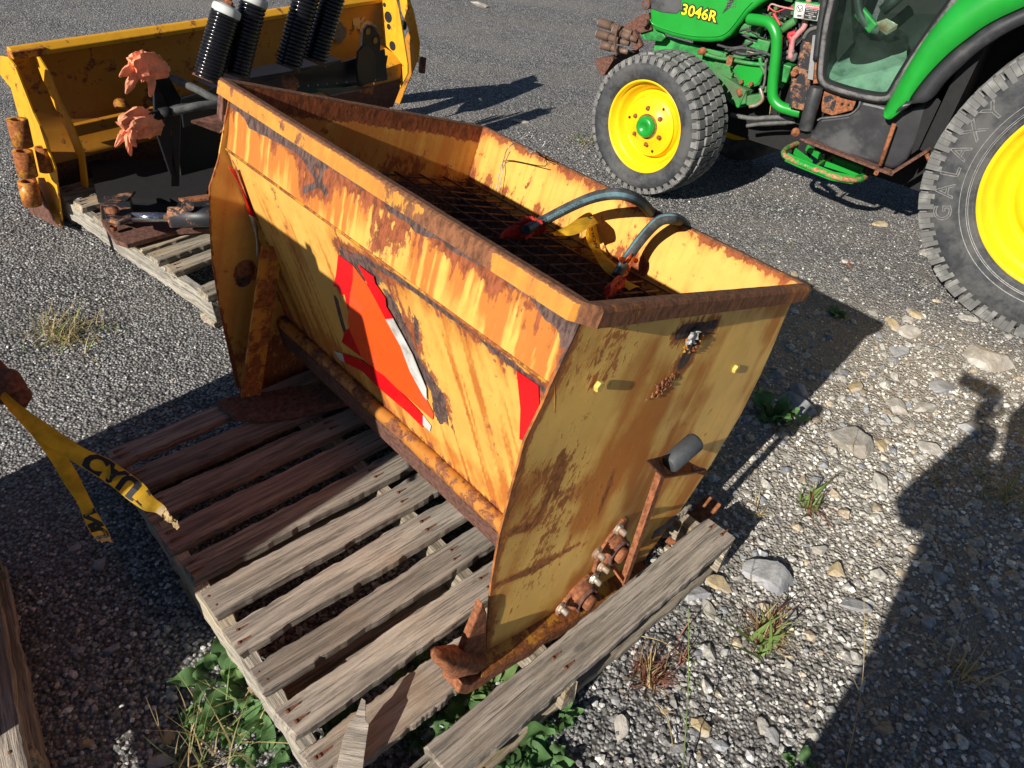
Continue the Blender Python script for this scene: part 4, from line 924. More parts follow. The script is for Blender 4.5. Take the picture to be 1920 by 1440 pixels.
# ---- two hydraulic hoses hooked over the rear rim
def hosefn(pts, r, name='hydraulic_hose'):
    P_ = smooth_path(pts, 10); o = B(name, M['hose'], sp, lambda b: b.tube(P_, r, 16)); return o, P_
h1 = [hb(985, 432, .78), hb(1022, 412, .80), hb(1075, 385, .87), hb(1120, 368, .93), hb(1165, 364, .965), hb(1200, 378, .95), hb(1222, 402, .90), hb(1235, 425, .82)]
h2 = [hb(1155, 520, .76), hb(1178, 482, .80), hb(1205, 445, .86), hb(1235, 415, .92), hb(1262, 410, .94), hb(1283, 420, .90), hb(1290, 440, .84), hb(1290, 470, .76)]
def stripe(P_, r, name, txt=None, ang0=2.1, ang1=2.9):
    n = len(P_)
    fr = []
    for i in range(n):
        t = (P_[min(i+1, n-1)]-P_[max(i-1, 0)]).normalized(); v_ = (Vector((-.95, -.57, 1.25))-P_[i]).normalized(); s_ = t.cross(v_).normalized(); v2 = s_.cross(t); fr.append((t, s_, v2))
    def S(i, a, rr=r):
        i = max(0, min(n-1.001, i)); k = int(i); f = i-k; p = P_[k].lerp(P_[k+1], f); t, s_, v2 = fr[k]; t2, s2, v3 = fr[k+1]; s_ = s_.lerp(s2, f).normalized(); v2 = v2.lerp(v3, f).normalized(); return p+(s_*math.cos(a)+v2*math.sin(a))*rr
    B(name, M['hoseblue'], sp, lambda b: b.sheet(lambda i, j: S(i*(n-1), ang0+(ang1-ang0)*j, r+.0006), n*2, 3), fix=False)
    if txt:
        Ls = [0]
        for i in range(1, n): Ls.append(Ls[-1]+(P_[i]-P_[i-1]).length)
        def fn(v):
            s_ = txt[1]+v.x; i = float(np.interp(s_, Ls, range(n))); return S(i, (ang0+ang1)/2-v.y/r, r+.0012)
        text_on('hose_print', txt[0], .013, fn, M['print'], sp)
o, P1 = hosefn(h1, .0145); stripe(P1, .0145, 'hose_stripe', ('ALFAGOMMA  FLEXOR 2AT/2SN', .20), 1.15, 1.85)
o, P2 = hosefn(h2, .0145); stripe(P2, .0145, 'hose_stripe', None, 2.0, 2.45)
# wire tie over the rear rim (a thing of its own)
def wires(b):
    p = [hl(938, 365, RA-.01, .8, RA-.01, .9), hl(930, 400, RA-.01, .8, RA-.01, .9)]
    W_ = lambda x_, y_, a: HO+HA*(q := hl(x_, y_, a, .7, a, .9)).x+HU*q.y+HW*q.z
    T_ = lambda x_, y_, b_: HO+HA*(q := hb(x_, y_, b_)).x+HU*q.y+HW*q.z
    b.tube(smooth_path([W_(930, 358, RA-.012), W_(937, 320, RA-.012), W_(945, 298, RA-.012), T_(952, 278, .935), T_(975, 262, .955), T_(988, 254, .975), T_(998, 249, .985)], 5), .0016, 5)
    b.tube(smooth_path([W_(936, 362, RA-.014), W_(942, 322, RA-.014), W_(949, 300, RA-.014), T_(957, 283, .935)], 5), .0016, 5)
    b.tube(smooth_path([T_(985, 278, .93), T_(1000, 284, .94), T_(1015, 277, .955), T_(1026, 262, .98), T_(1040, 247, 1.0)], 5), .0017, 5)
    b.tube(smooth_path([T_(988, 275, .93), T_(995, 286, .94), T_(1018, 272, .955)], 5), .0014, 5)
tag(B('wire_tie', M['wire'], None, wires), 'twisted galvanised wire hooked over the rear rim of the spreader', 'wire')
# ================================================================== SNOW PLOUGH
PATCH = rusty('tan filler patch', (.48, .34, .16), .5, .6)
plw = empty('snow_plough', 'rusty yellow snow plough blade with black springs seen from behind', 'snow plough', frame(BO, BL, -BN))
Z3 = Vector((0, 0, 1))
PR = [(.00, .665), (-.03, .60), (-.045, .52), (-.048, .45), (-.035, .37), (.0, .30), (.05, .235)]     # toward camera = -y
def board(b):
    def f(i, j):
        n = float(np.interp(j, np.linspace(0, 1, len(PR)), [p[0] for p in PR])); z = float(np.interp(j, np.linspace(0, 1, len(PR)), [p[1] for p in PR]))
        return (.10+2.16*i, -n, z)
    b.sheet(f, 60, 18)
B('moldboard', M['plow'], plw, board, fix=False, solid=.006)
B('moldboard_foot', M['rustdark'], plw, lambda b: b.prism([(.10, -.05, .235), (2.26, -.05, .235), (2.26, .05, .03), (.10, .05, .03)], (0, .008, 0)))
B('top_rail', M['plowlight'], plw, lambda b: b.prism([(.12, .012, .665), (.12, -.030, .660), (.12, -.034, .678), (.12, -.010, .700), (.12, .012, .700)], (2.18, 0, .012)), bevel=.004)
B('top_rail_lip', M['rustpaint'], plw, lambda b: b.box((.18, -.01, .676), (.13, .05, .030)), bevel=.004)
B('cross_stiffener', M['plow'], plw, lambda b: b.bar((.25, -.035, .35), (2.2, -.035, .36), .03, .05), bevel=.003)
def ribfn(l, pts, th=.008):
    P_ = [pl(x_, y_, l) for x_, y_ in pts]; return lambda b: b.prism(P_, (th, 0, 0))
B('end_rib', M['plowlight'], plw, ribfn(.06, [(0, 105), (14, 107), (28, 125), (62, 212), (86, 262), (92, 285), (103, 315), (108, 360), (117, 427), (100, 418), (72, 382), (60, 350), (52, 300), (45, 262), (36, 222), (20, 165), (0, 140)]), bevel=.001)
B('rib', M['plowlight'], plw, ribfn(.20, [(64, 106), (72, 107), (92, 140), (112, 190), (135, 235), (156, 287), (163, 345), (166, 400), (158, 402), (152, 350), (147, 300), (125, 245), (102, 200), (88, 165), (80, 150)]), bevel=.001)
B('wear_plate', M['rustdark'], plw, ribfn(.02, [(50, 330), (62, 330), (70, 350), (100, 415), (115, 430), (80, 412), (54, 400)]), bevel=.002)
def pivot(cx, cy, l, r=.030, h=.10):
    c = pl(cx, cy, l)
    return lambda b: b.lathe([(r*.62, 0), (r, 0), (r, -h), (r*.62, -h), (r*.62, 0)], 24, c, (.10, 0, .99))
for (x_, y_, l_, r_) in ((32, 224, -.02, .036), (42, 283, -.02, .036), (51, 340, -.02, .036), (77, 276, .05, .024)):
    B('pivot_sleeve', M['rustpaint'], plw, pivot(x_, y_, l_, r_), fix=False)
def ribholes(l, outline, holes, name, th=.010):
    P_ = [pl(x_, y_, l) for x_, y_ in outline]; o = B(name, M['plowlight'], plw, lambda b: b.prism(P_, (th, 0, 0)), bevel=.001)
    for (x_, y_, rx) in holes:
        c = pl(x_, y_, l); B('rib_hole', M['dark'], o, lambda b: b.lathe([(rx, 0), (.0001, .0006)], 16, c+Vector((-.0012, 0, 0)), (-1, 0, 0)), fix=False)
ribholes(2.10, [(712, -30), (735, -30), (748, 20), (756, 70), (764, 120), (764, 138), (757, 152), (750, 166), (750, 118), (738, 100), (722, 84), (717, 40)], [(721, 9, .012), (728, 32, .030), (729, 50, .016), (736, 86, .026)], 'rib')
ribholes(2.34, [(745, -30), (762, -15), (775, 25), (786, 80), (783, 118), (776, 92), (764, 50), (752, 20)], [(757, 47, .028)], 'end_rib')
B('blade_end', M['plow'], plw, lambda b: b.prism([pl(765, 60, 2.4), pl(785, 105, 2.4), pl(745, 205, 2.4), pl(720, 180, 2.4), pl(740, 110, 2.4)], (.008, 0, 0)))
B('pivot_sleeve', M['rustdark'], plw, pivot(793, 108, 2.42, .022, .09), fix=False)
B('shelf', M['plowlight'], plw, lambda b: b.prism([pa(712, 82, .02), pa(738, 100, .12), pa(750, 118, .18), pa(700, 135, .18), pa(690, 110, .1)], (0, 0, -.01)))
B('shelf_skirt', M['plow'], plw, lambda b: b.prism([pa(750, 118, .18), pa(700, 135, .18), pa(700, 158, .18), pa(750, 145, .18)], (0, -.008, 0)))
for q_ in ((225, 197), (248, 186)): pass
for cx_, cy_, rx_, ry_ in ((636, 62, 13, 20), (672, 30, 12, 26), (690, 52, 16, 14)):
    ring_ = [pa(cx_+rx_*math.cos(a)*random.uniform(.8, 1.15), cy_+ry_*math.sin(a)*random.uniform(.8, 1.15), -.028) for a in np.linspace(0, 2*PI, 16)[:-1]]
    B('paint_patch', M['hosegrey'] if rx_ == 13 else PATCH, plw, lambda b: b.prism(ring_, (0, .002, 0)))
def bossf(b): b.lathe([(.0001, .01), (.030, .009), (.034, 0)], 16, pa(228, 197, .03), (0, -.7, .7))
B('boss', M['rustpaint'], plw, bossf)
for a_, b__ in (((130, 150), (215, 190)), ((150, 170), (235, 178))): pass
# black mount frame standing on the pallet behind the spreader: crossbeam, upright, coil springs
mt = empty('plough_mount', 'black steel plough mount frame with four coil springs, behind the spreader', 'plough mount', frame(BO, BL, -BN))
def P(x, y, n): return pa(x, y, n)
def G_(x, y, z): return bl(gz(x, y, z))
B('crossbeam', M['blackpaint'], mt, lambda b: (b.prism([P(338, 186, .42), P(450, 150, .42), P(640, 118, .40), P(722, 92, .38), P(727, 150, .38), P(600, 175, .40), P(540, 185, .42), P(345, 240, .42)], (0, .012, 0)), b.prism([P(400, 165, .42), P(640, 112, .40), P(640, 118, .40), P(420, 176, .42)], (0, .14, 0))), bevel=.003)
def beamholes(b):
    for i in range(9):
        x_ = 560+i*18; y_ = 162-i*1.5; c = P(x_, y_, .425); b.lathe([(.0045, 0), (.0001, .0006)], 8, c, (0, -1, 0))
B('bolt_row', M['greyflat'], mt, beamholes, fix=False)
def lug(x0, y0):
    pts = [(x0, y0+42), (x0+2, y0+12), (x0+12, y0), (x0+22, y0+2), (x0+34, y0+20), (x0+36, y0+36), (x0+34, y0+66), (x0+4, y0+80)]
    return [P(px_, py_, .40) for px_, py_ in pts]
B('lug', M['blackpaint'], mt, lambda b: b.prism(lug(678, 46), (0, .014, 0)), bevel=.003); B('lug', M['blackpaint'], mt, lambda b: b.prism([p+Vector((-.02, -.05, -.03)) for p in lug(662, 68)], (0, .014, 0)), bevel=.003)
B('lug', M['blackpaint'], mt, lambda b: b.prism([P(706, 110, .36), P(728, 104, .36), P(722, 138, .36), P(708, 140, .36)], (0, .014, 0)), bevel=.003)
for q_ in ((690, 59), (704, 76)): B('lug_hole', M['plow'], mt, lambda b: b.lathe([(.016, 0), (.0001, .0006)], 14, P(*q_, .405), (0, -1, 0)), fix=False)
B('pivot_cap', M['rust'], mt, lambda b: b.lathe([(.0001, .030), (.012, .030), (.016, .024), (.036, .024), (.038, 0)], 24, P(543, 158, .48), (0, -.6, .8)))
B('gusset', M['plasticblack'], mt, lambda b: b.prism([P(595, 166, .50), P(660, 163, .50), P(700, 163, .50), P(620, 178, .50)], (0, .01, -.01)))
B('foot_plate', M['rust'], mt, lambda b: b.prism([P(665, 164, .50), P(702, 162, .50), P(698, 178, .50), P(672, 172, .50)], (0, .01, 0)))
# upright channel on the left
def upr(b):
    n = .62; a = [P(288, 148, n), P(318, 144, n), P(340, 182, n), P(308, 186, n)]
    b.prism([P(288, 148, n), P(290, 240, n), P(320, 328, n), P(334, 335, n), P(322, 250, n), P(318, 186, n)], (0, .012, 0))
    b.prism(a, (0, 0, -.012)); b.prism([P(308, 186, n), P(340, 184, n), P(336, 350, n), P(320, 350, n), P(322, 250, n)], (.02, .03, 0))
B('upright', M['blackpaint'], mt, upr, bevel=.004)
B('shade_backing', M['dark'], mt, lambda b: b.prism([P(325, 215, .40), P(440, 190, .40), P(440, 372, .40), P(345, 368, .40)], (0, .01, 0)))  # near-black sheet added for the dark void behind the upright
B('shade_sheet', M['dark'], mt, lambda b: b.prism([G_(168, 300, .20), G_(330, 300, .20), G_(450, 290, .20), G_(450, 372, .20), G_(330, 372, .20), G_(182, 372, .20)], (0, 0, -.02)))  # near-black sheet added to stand for the shade under the mount
def spring(b0, t0, n=17, R=.064, r=.0105):
    def f(b):
        A_ = P(*b0); T_ = P(*t0); ax = (T_-A_); L = ax.length; ax.normalize(); x = ax.cross(Vector((0, 1, 0))).normalized(); y = ax.cross(x); pts = []
        for i in range(n*18+1):
            a = 2*PI*i/18; pts.append(A_+ax*(L*i/(n*18))+(x*math.cos(a)+y*math.sin(a))*R)
        b.tube(pts, r, 7)
    return f
SPR = [((388, 147, .45), (423, 26, .45)), ((443, 140, .45), (475, 6, .45)), ((540, 124, .45), (576, -12, .45)), ((590, 114, .45), (628, -18, .45))]
for i, (b0, t0) in enumerate(SPR):
    o = B('coil_spring', M['spring'], mt, spring(b0, t0, R=.050 if i in (0, 2) else .047, r=.0092, n=19))
    A_ = P(*b0); T_ = P(*t0); ax = (T_-A_).normalized()
    B('spring_core', M['dark'], o, lambda b: b.tube([A_, T_], .040, 16)); B('spring_cup', M['cup'], o, lambda b: b.lathe([(.012, .034), (.034, .034), (.037, .028), (.040, .027), (.048, .030), (.055, .026), (.058, .018), (.058, -.002), (.054, -.006), (.04, -.007)], 36, T_, ax))
    B('spring_nut', M['rust'], o, lambda b: (b.hexbolt(T_+ax*.036, ax, .017, .018), b.tube([T_+ax*.05, T_+ax*.075], .009, 10), b.lathe([(.0001, .044), (.026, .043), (.027, .036)], 20, T_, ax)))
    B('spring_seat', M['rustdark'], o, lambda b: b.lathe([(.0001, .002), (.056, .002), (.058, -.008), (.0001, -.008)], 28, A_, ax))
# lower left: clevis, cylinder and plate of the mount
n_ = .62
def G(x, y, z): return bl(gz(x, y, z))
B('base_plate', M['rustdark'], mt, lambda b: b.prism([G(186, 376, .17), G(250, 362, .17), G(330, 372, .17), G(420, 350, .17), G(430, 400, .17), G(420, 426, .17), G(330, 432, .17), G(238, 458, .17), G(215, 450, .17), G(190, 415, .17)], (0, 0, -.02)), bevel=.002)
def clev(b):
    for z in (.20, .255): b.prism([G(196, 396, z), G(215, 382, z), G(247, 384, z), G(248, 416, z), G(226, 424, z), G(200, 416, z)], (0, 0, .014))
    b.prism([G(240, 386, .2), G(250, 386, .2), G(250, 420, .2), G(240, 420, .2)], (0, 0, .065))
B('clevis', M['blackrust'], mt, clev, bevel=.003)
B('pin', M['rust'], mt, lambda b: b.lathe([(.0001, .012), (.022, .010), (.025, 0)], 20, G(211, 396, .285), (0, 0, 1)))
B('pin_nut', M['rust'], mt, lambda b: b.lathe([(.0001, -.02), (.012, -.018), (.014, 0)], 8, G(212, 424, .20), (0, 0, 1)))
B('piston_rod', M['chrome'], mt, lambda b: b.tube([G(246, 407, .25), G(325, 407, .25)], .019, 18))
B('cylinder', M['blackrust'], mt, lambda b: (b.tube([G(318, 407, .25), G(470, 406, .25)], .040, 22), b.tube([G(352, 386, .26), G(352, 386, .31)], .023, 14)))
B('fitting', M['zinc'], mt, lambda b: (b.tube([G(375, 388, .27), G(450, 384, .27)], .008, 10), b.tube([G(383, 388, .27), G(398, 387, .27)], .013, 8)))
B('tie_plate', M['blackrust'], mt, lambda b: b.prism([G(196, 372, .26), G(240, 366, .26), G(255, 362, .26), G(240, 380, .26), G(220, 384, .26), G(196, 384, .26)], (0, 0, .012)), bevel=.002)
B('pry_bar', M['rust'], mt, lambda b: b.prism([G(335, 376, .25), G(410, 366, .25), G(412, 374, .25), G(345, 381, .25)], (0, 0, .012)), bevel=.002)
B('frame_rail', M['dark'], mt, lambda b: b.bar(G(200, 430, .1), G(470, 400, .1), .10, .16))
# hoses with gloves over their ends
hA = [P(262, 228, .72), P(300, 214, .74), P(340, 206, .76), P(375, 198, .78), P(415, 196, .78), P(440, 200, .74)]
hB = [P(316, 146, .60), P(330, 150, .62), P(370, 168, .68), P(400, 184, .72), P(430, 195, .74)]
B('hydraulic_hose', M['hosegrey'], mt, lambda b: b.tube(smooth_path(hA[1:], 8), .015, 14)); B('hydraulic_hose', M['hosegrey'], mt, lambda b: b.tube(smooth_path(hB, 8), .015, 14))
B('hydraulic_hose', M['hose'], mt, lambda b: b.tube(smooth_path([P(300, 222, .66), P(330, 204, .68), P(370, 200, .68), P(420, 206, .68)], 8), .014, 12))
B('hose_fitting', M['dark'], mt, lambda b: (b.tube([hA[0], hA[1]], .018, 6), b.tube([hA[1], hA[1].lerp(hA[2], .5)], .021, 6)))
def glove(name, pts, radii, fingers, mat, label, Mx, seed=1):
    b = MB()
    def pleat(path, rr, seg, flat, amp):
        Pm = smooth_path(path, 7); n = len(Pm); rs = np.interp(np.linspace(0, 1, n), np.linspace(0, 1, len(rr)), rr); vs = []; ph = random.uniform(0, 6); prev = None
        for i in range(n):
            t = (Pm[min(i+1, n-1)]-Pm[max(i-1, 0)]).normalized(); x = t.cross(Vector((.2, 1, .1))) if prev is None else prev-t*prev.dot(t); x.normalize(); y = t.cross(x); prev = x
            for k in range(seg):
                a = 2*PI*k/seg; f = 1+amp*math.sin(5*a+ph+i*.35)+amp*.8*math.sin(9*a-ph*2+i*.5)+random.uniform(-.10, .10); vs.append(Pm[i]+(x*math.cos(a)+y*math.sin(a)*flat)*rs[i]*f+t*rs[i]*random.uniform(-.12, .12))
        fs = [(i*seg+k, i*seg+(k+1) % seg, (i+1)*seg+(k+1) % seg, (i+1)*seg+k) for i in range(n-1) for k in range(seg)]+[tuple((n-1)*seg+k for k in range(seg))]
        b.add(vs, fs, False)
    pleat(pts, radii, 26, .55, .16)
    for fp, r in fingers: pleat(fp, [r*1.15, r*1.25, r*.9, r*.25], 12, .40, .18)
    o = b.build(name, mat); o.matrix_world = Mx
    return tag(o, label, 'glove')
Mp = mt.matrix_world.copy(); Mp = frame(BO, BL, -BN)
glove('glove', [P(300, 232, .72), P(275, 234, .73), P(252, 232, .74), P(236, 246, .74)], [.034, .046, .054, .040], [([P(240, 240, .74), P(228, 258, .75), P(216, 276, .75)], .013), ([P(244, 246, .74), P(240, 264, .76), P(246, 292, .76)], .013), ([P(250, 244, .76), P(248, 262, .78), P(256, 275, .78)], .012)], M['glove'], 'orange work glove pulled over the lower hose end of the plough mount', Mp)
glove('glove', [P(312, 136, .60), P(290, 130, .61), P(268, 122, .62), P(250, 130, .62)], [.028, .042, .052, .040], [([P(252, 126, .62), P(238, 132, .63), P(224, 144, .63)], .015), ([P(256, 136, .62), P(246, 155, .63), P(236, 176, .63)], .015), ([P(284, 140, .62), P(284, 160, .63), P(282, 182, .63)], .013)], M['glove'], 'orange work glove on the upper hose end in front of the plough blade', Mp)
# gloves and tape on the spreader hose ends
SM = Matrix.Translation(HO) @ Matrix((HA, HU, HW)).transposed().to_4x4()
glove('glove', [hb(1186, 480, .80), hb(1178, 492, .79), hb(1168, 505, .77), hb(1160, 515, .76)], [.014, .020, .024, .020], [([hb(1170, 488, .80), hb(1160, 484, .81)], .007), ([hb(1190, 488, .79), hb(1197, 490, .79)], .006)], M['gloveorange'], 'bright orange glove taped over the near hose end in the spreader', SM)
glove('glove', [hb(1020, 424, .79), hb(1005, 425, .78), hb(985, 426, .77), hb(965, 432, .76)], [.018, .028, .032, .022], [([hb(975, 432, .77), hb(950, 436, .76), hb(938, 444, .755)], .012), ([hb(1000, 432, .77), hb(985, 446, .76)], .012)], M['glovered'], 'dark red orange glove over the far hose end lying on the grate', SM)
glove('glove', [hb(1165, 530, .76), hb(1150, 538, .755), hb(1138, 546, .755)], [.018, .022, .014], [], M['glovered'], 'dull orange glove cuff at the very near end of the grate', SM)
# ================================================================== CAUTION TAPES
def tape(name, pairs, label, mat, txt=None, pale=0, n=10, thick=.0006, parent=None, Mx=None, cat='caution tape'):
    A_ = smooth_path([p[0] for p in pairs], n); Z_ = smooth_path([p[1] for p in pairs], n); N_ = len(A_)
    b = MB(); vs = []; m = 4
    for a, z in zip(A_, Z_):
        for k in range(m+1): t = k/m; vs.append(a.lerp(z, t)+Vector((0, 0, 1))*(.004*math.sin(PI*t)))
    b.add(vs, [(i*(m+1)+k, i*(m+1)+k+1, (i+1)*(m+1)+k+1, (i+1)*(m+1)+k) for i in range(N_-1) for k in range(m)], True)
    o = b.build(name, mat, fix=False)
    if Mx: o.matrix_world = Mx
    if pale:
        for v in o.data.vertices:
            k = v.index//(m+1)/(N_-1)
            if k > 1-pale*.8: v.co += Vector((random.gauss(0, .0018), random.gauss(0, .0018), random.gauss(0, .003)))
        o.data.materials.append(M['tapepale']); 
        for i, f in enumerate(o.data.polygons):
            if i//m > (N_-1)*(1-pale): f.material_index = 1
    tag(o, label, cat)
    if txt:
        s_, size, start, flip, bold = txt; Ls = [0]
        for i in range(1, N_): Ls.append(Ls[-1]+((A_[i]+Z_[i])/2-(A_[i-1]+Z_[i-1])/2).length)
        def fn(v):
            d = start+(v.x if not flip else -v.x); i = float(np.interp(d, Ls, range(N_))); k = min(int(i), N_-2); f = i-k; a = A_[k].lerp(A_[k+1], f); z = Z_[k].lerp(Z_[k+1], f); w = (z-a).length
            t = .5-(v.y if not flip else -v.y)/max(w, .012)
            t = min(max(t, .03), .97); q = a.lerp(z, t)+Vector((0, 0, 1))*(.004*math.sin(PI*t)); c = (CP-q).normalized() if not Mx else Vector((-.5, -.4, .8)).normalized()
            return q+c*.0012
        text_on('lettering', s_, size, fn, M['print'], o, bold)
    return o
tz0 = .62
E1 = [((0, 747), (10, 735)), ((20, 772), (43, 763)), ((67, 822), (85, 792)), ((117, 852), (138, 828)), ((143, 870), (167, 845)), ((173, 888), (200, 858)), ((207, 910), (233, 880)), ((240, 937), (270, 908)), ((270, 957), (288, 932)), ((293, 962), (308, 948)), ((313, 977), (319, 966)), ((333, 994), (339, 988))]
zz = np.linspace(.62, .46, len(E1))
tape('caution_tape', [(gz(*a, z), gz(*b_, z+.012)) for (a, b_), z in zip(E1, zz)], 'yellow caution tape strip trailing over the pallet with its lettering upside down', M['tape'], ('CAUT', .058, .305, False, .0035), pale=.20)
E2 = [((14, 768), (30, 760)), ((47, 800), (66, 790)), ((70, 830), (96, 815)), ((97, 867), (122, 850)), ((120, 907), (142, 882)), ((143, 940), (160, 917)), ((155, 968), (178, 953)), ((165, 990), (196, 985)), ((177, 1008), (207, 1005)), ((186, 1014), (210, 1018))]
zz = np.linspace(.60, .36, len(E2))
tape('caution_tape', [(gz(*a, z-.012), gz(*b_, z)) for (a, b_), z in zip(E2, zz)], 'yellow caution tape strip hanging steeply at the left, twisted, with cut letters', M['tape'], ('NU', .050, .30, False, .003), pale=.14)
tape('caution_tape', [(hb(*a, z), hb(*b_, z)) for a, b_, z in [((1030, 438), (1040, 442), .765), ((1062, 424), (1078, 440), .80), ((1098, 400), (1122, 418), .84), ((1112, 404), (1100, 432), .83), ((1122, 440), (1100, 450), .79), ((1128, 470), (1112, 474), .765), ((1148, 490), (1130, 504), .765), ((1160, 500), (1150, 520), .76), ((1175, 525), (1160, 530), .755), ((1200, 538), (1180, 545), .755)]], 'crumpled yellow caution tape lying on the grate inside the spreader', M['tape'], ('CAUTION', .03, .20, False, .001), Mx=SM)
# dark rusty implement mostly beyond the left edge; the tapes are tied to its arm
im = empty('rusty_implement', 'dark rusty implement arm at the left edge with caution tape tied to it', 'implement')
def PQ(p, q, z):      # place by offsets across and along the light
    d = Vector((math.cos(AZ), math.sin(AZ), 0)); n = Vector((-d.y, d.x, 0)); r = n*p-d*q; return Vector((r.x, r.y, z))
def blk(b, p0, p1, q0, q1, z0, z1): b.prism([PQ(p0, q0, z0), PQ(p1, q0, z0), PQ(p1, q1, z0), PQ(p0, q1, z0)], (0, 0, z1-z0))
B('hopper_body', M['rustdark'], im, lambda b: (blk(b, -1.93, -1.12, -.62, -.30, .40, 1.30), blk(b, -1.93, -1.10, -.60, -.26, .30, .42)), bevel=.01)
B('lid', M['rustdark'], im, lambda b: (blk(b, -1.95, -1.30, -.60, -.32, 1.30, 1.39), blk(b, -1.30, -1.20, -.5, -.34, 1.30, 1.36), blk(b, -1.34, -1.31, -.5, -.34, 1.39, 1.42)), bevel=.006)
for p_ in (-1.90, -1.30, -1.16): B('leg', M['rustdark'], im, lambda b: blk(b, p_, p_+.07, -.5, -.4, .14, .42))
B('base_rail', M['rustdark'], im, lambda b: (blk(b, -1.92, -1.12, -.55, -.48, .15, .23), blk(b, -1.92, -1.02, -.34, -.28, .15, .19), blk(b, -1.20, -1.06, -.40, -.25, .15, .34)))
def lumpy(b):
    c = gz(8, 722, .62); b.lathe([(.0001, .03), (.02, .028), (.035, .012), (.036, -.02), (.02, -.05), (.0001, -.06)], 14, c, (.2, -.3, 1)); b.lathe([(.0001, .02), (.02, .015), (.028, -.01), (.0001, -.03)], 12, gz(34, 742, .60), (.8, .2, .6))
    b.tube([gz(-60, 640, .66), gz(5, 715, .62)], .024, 12)
B('arm', M['rustdark'], im, lambda b: (lumpy(b), b.tube([PQ(-1.7, -.3, .72), gz(-60, 640, .66)], .028, 12)))
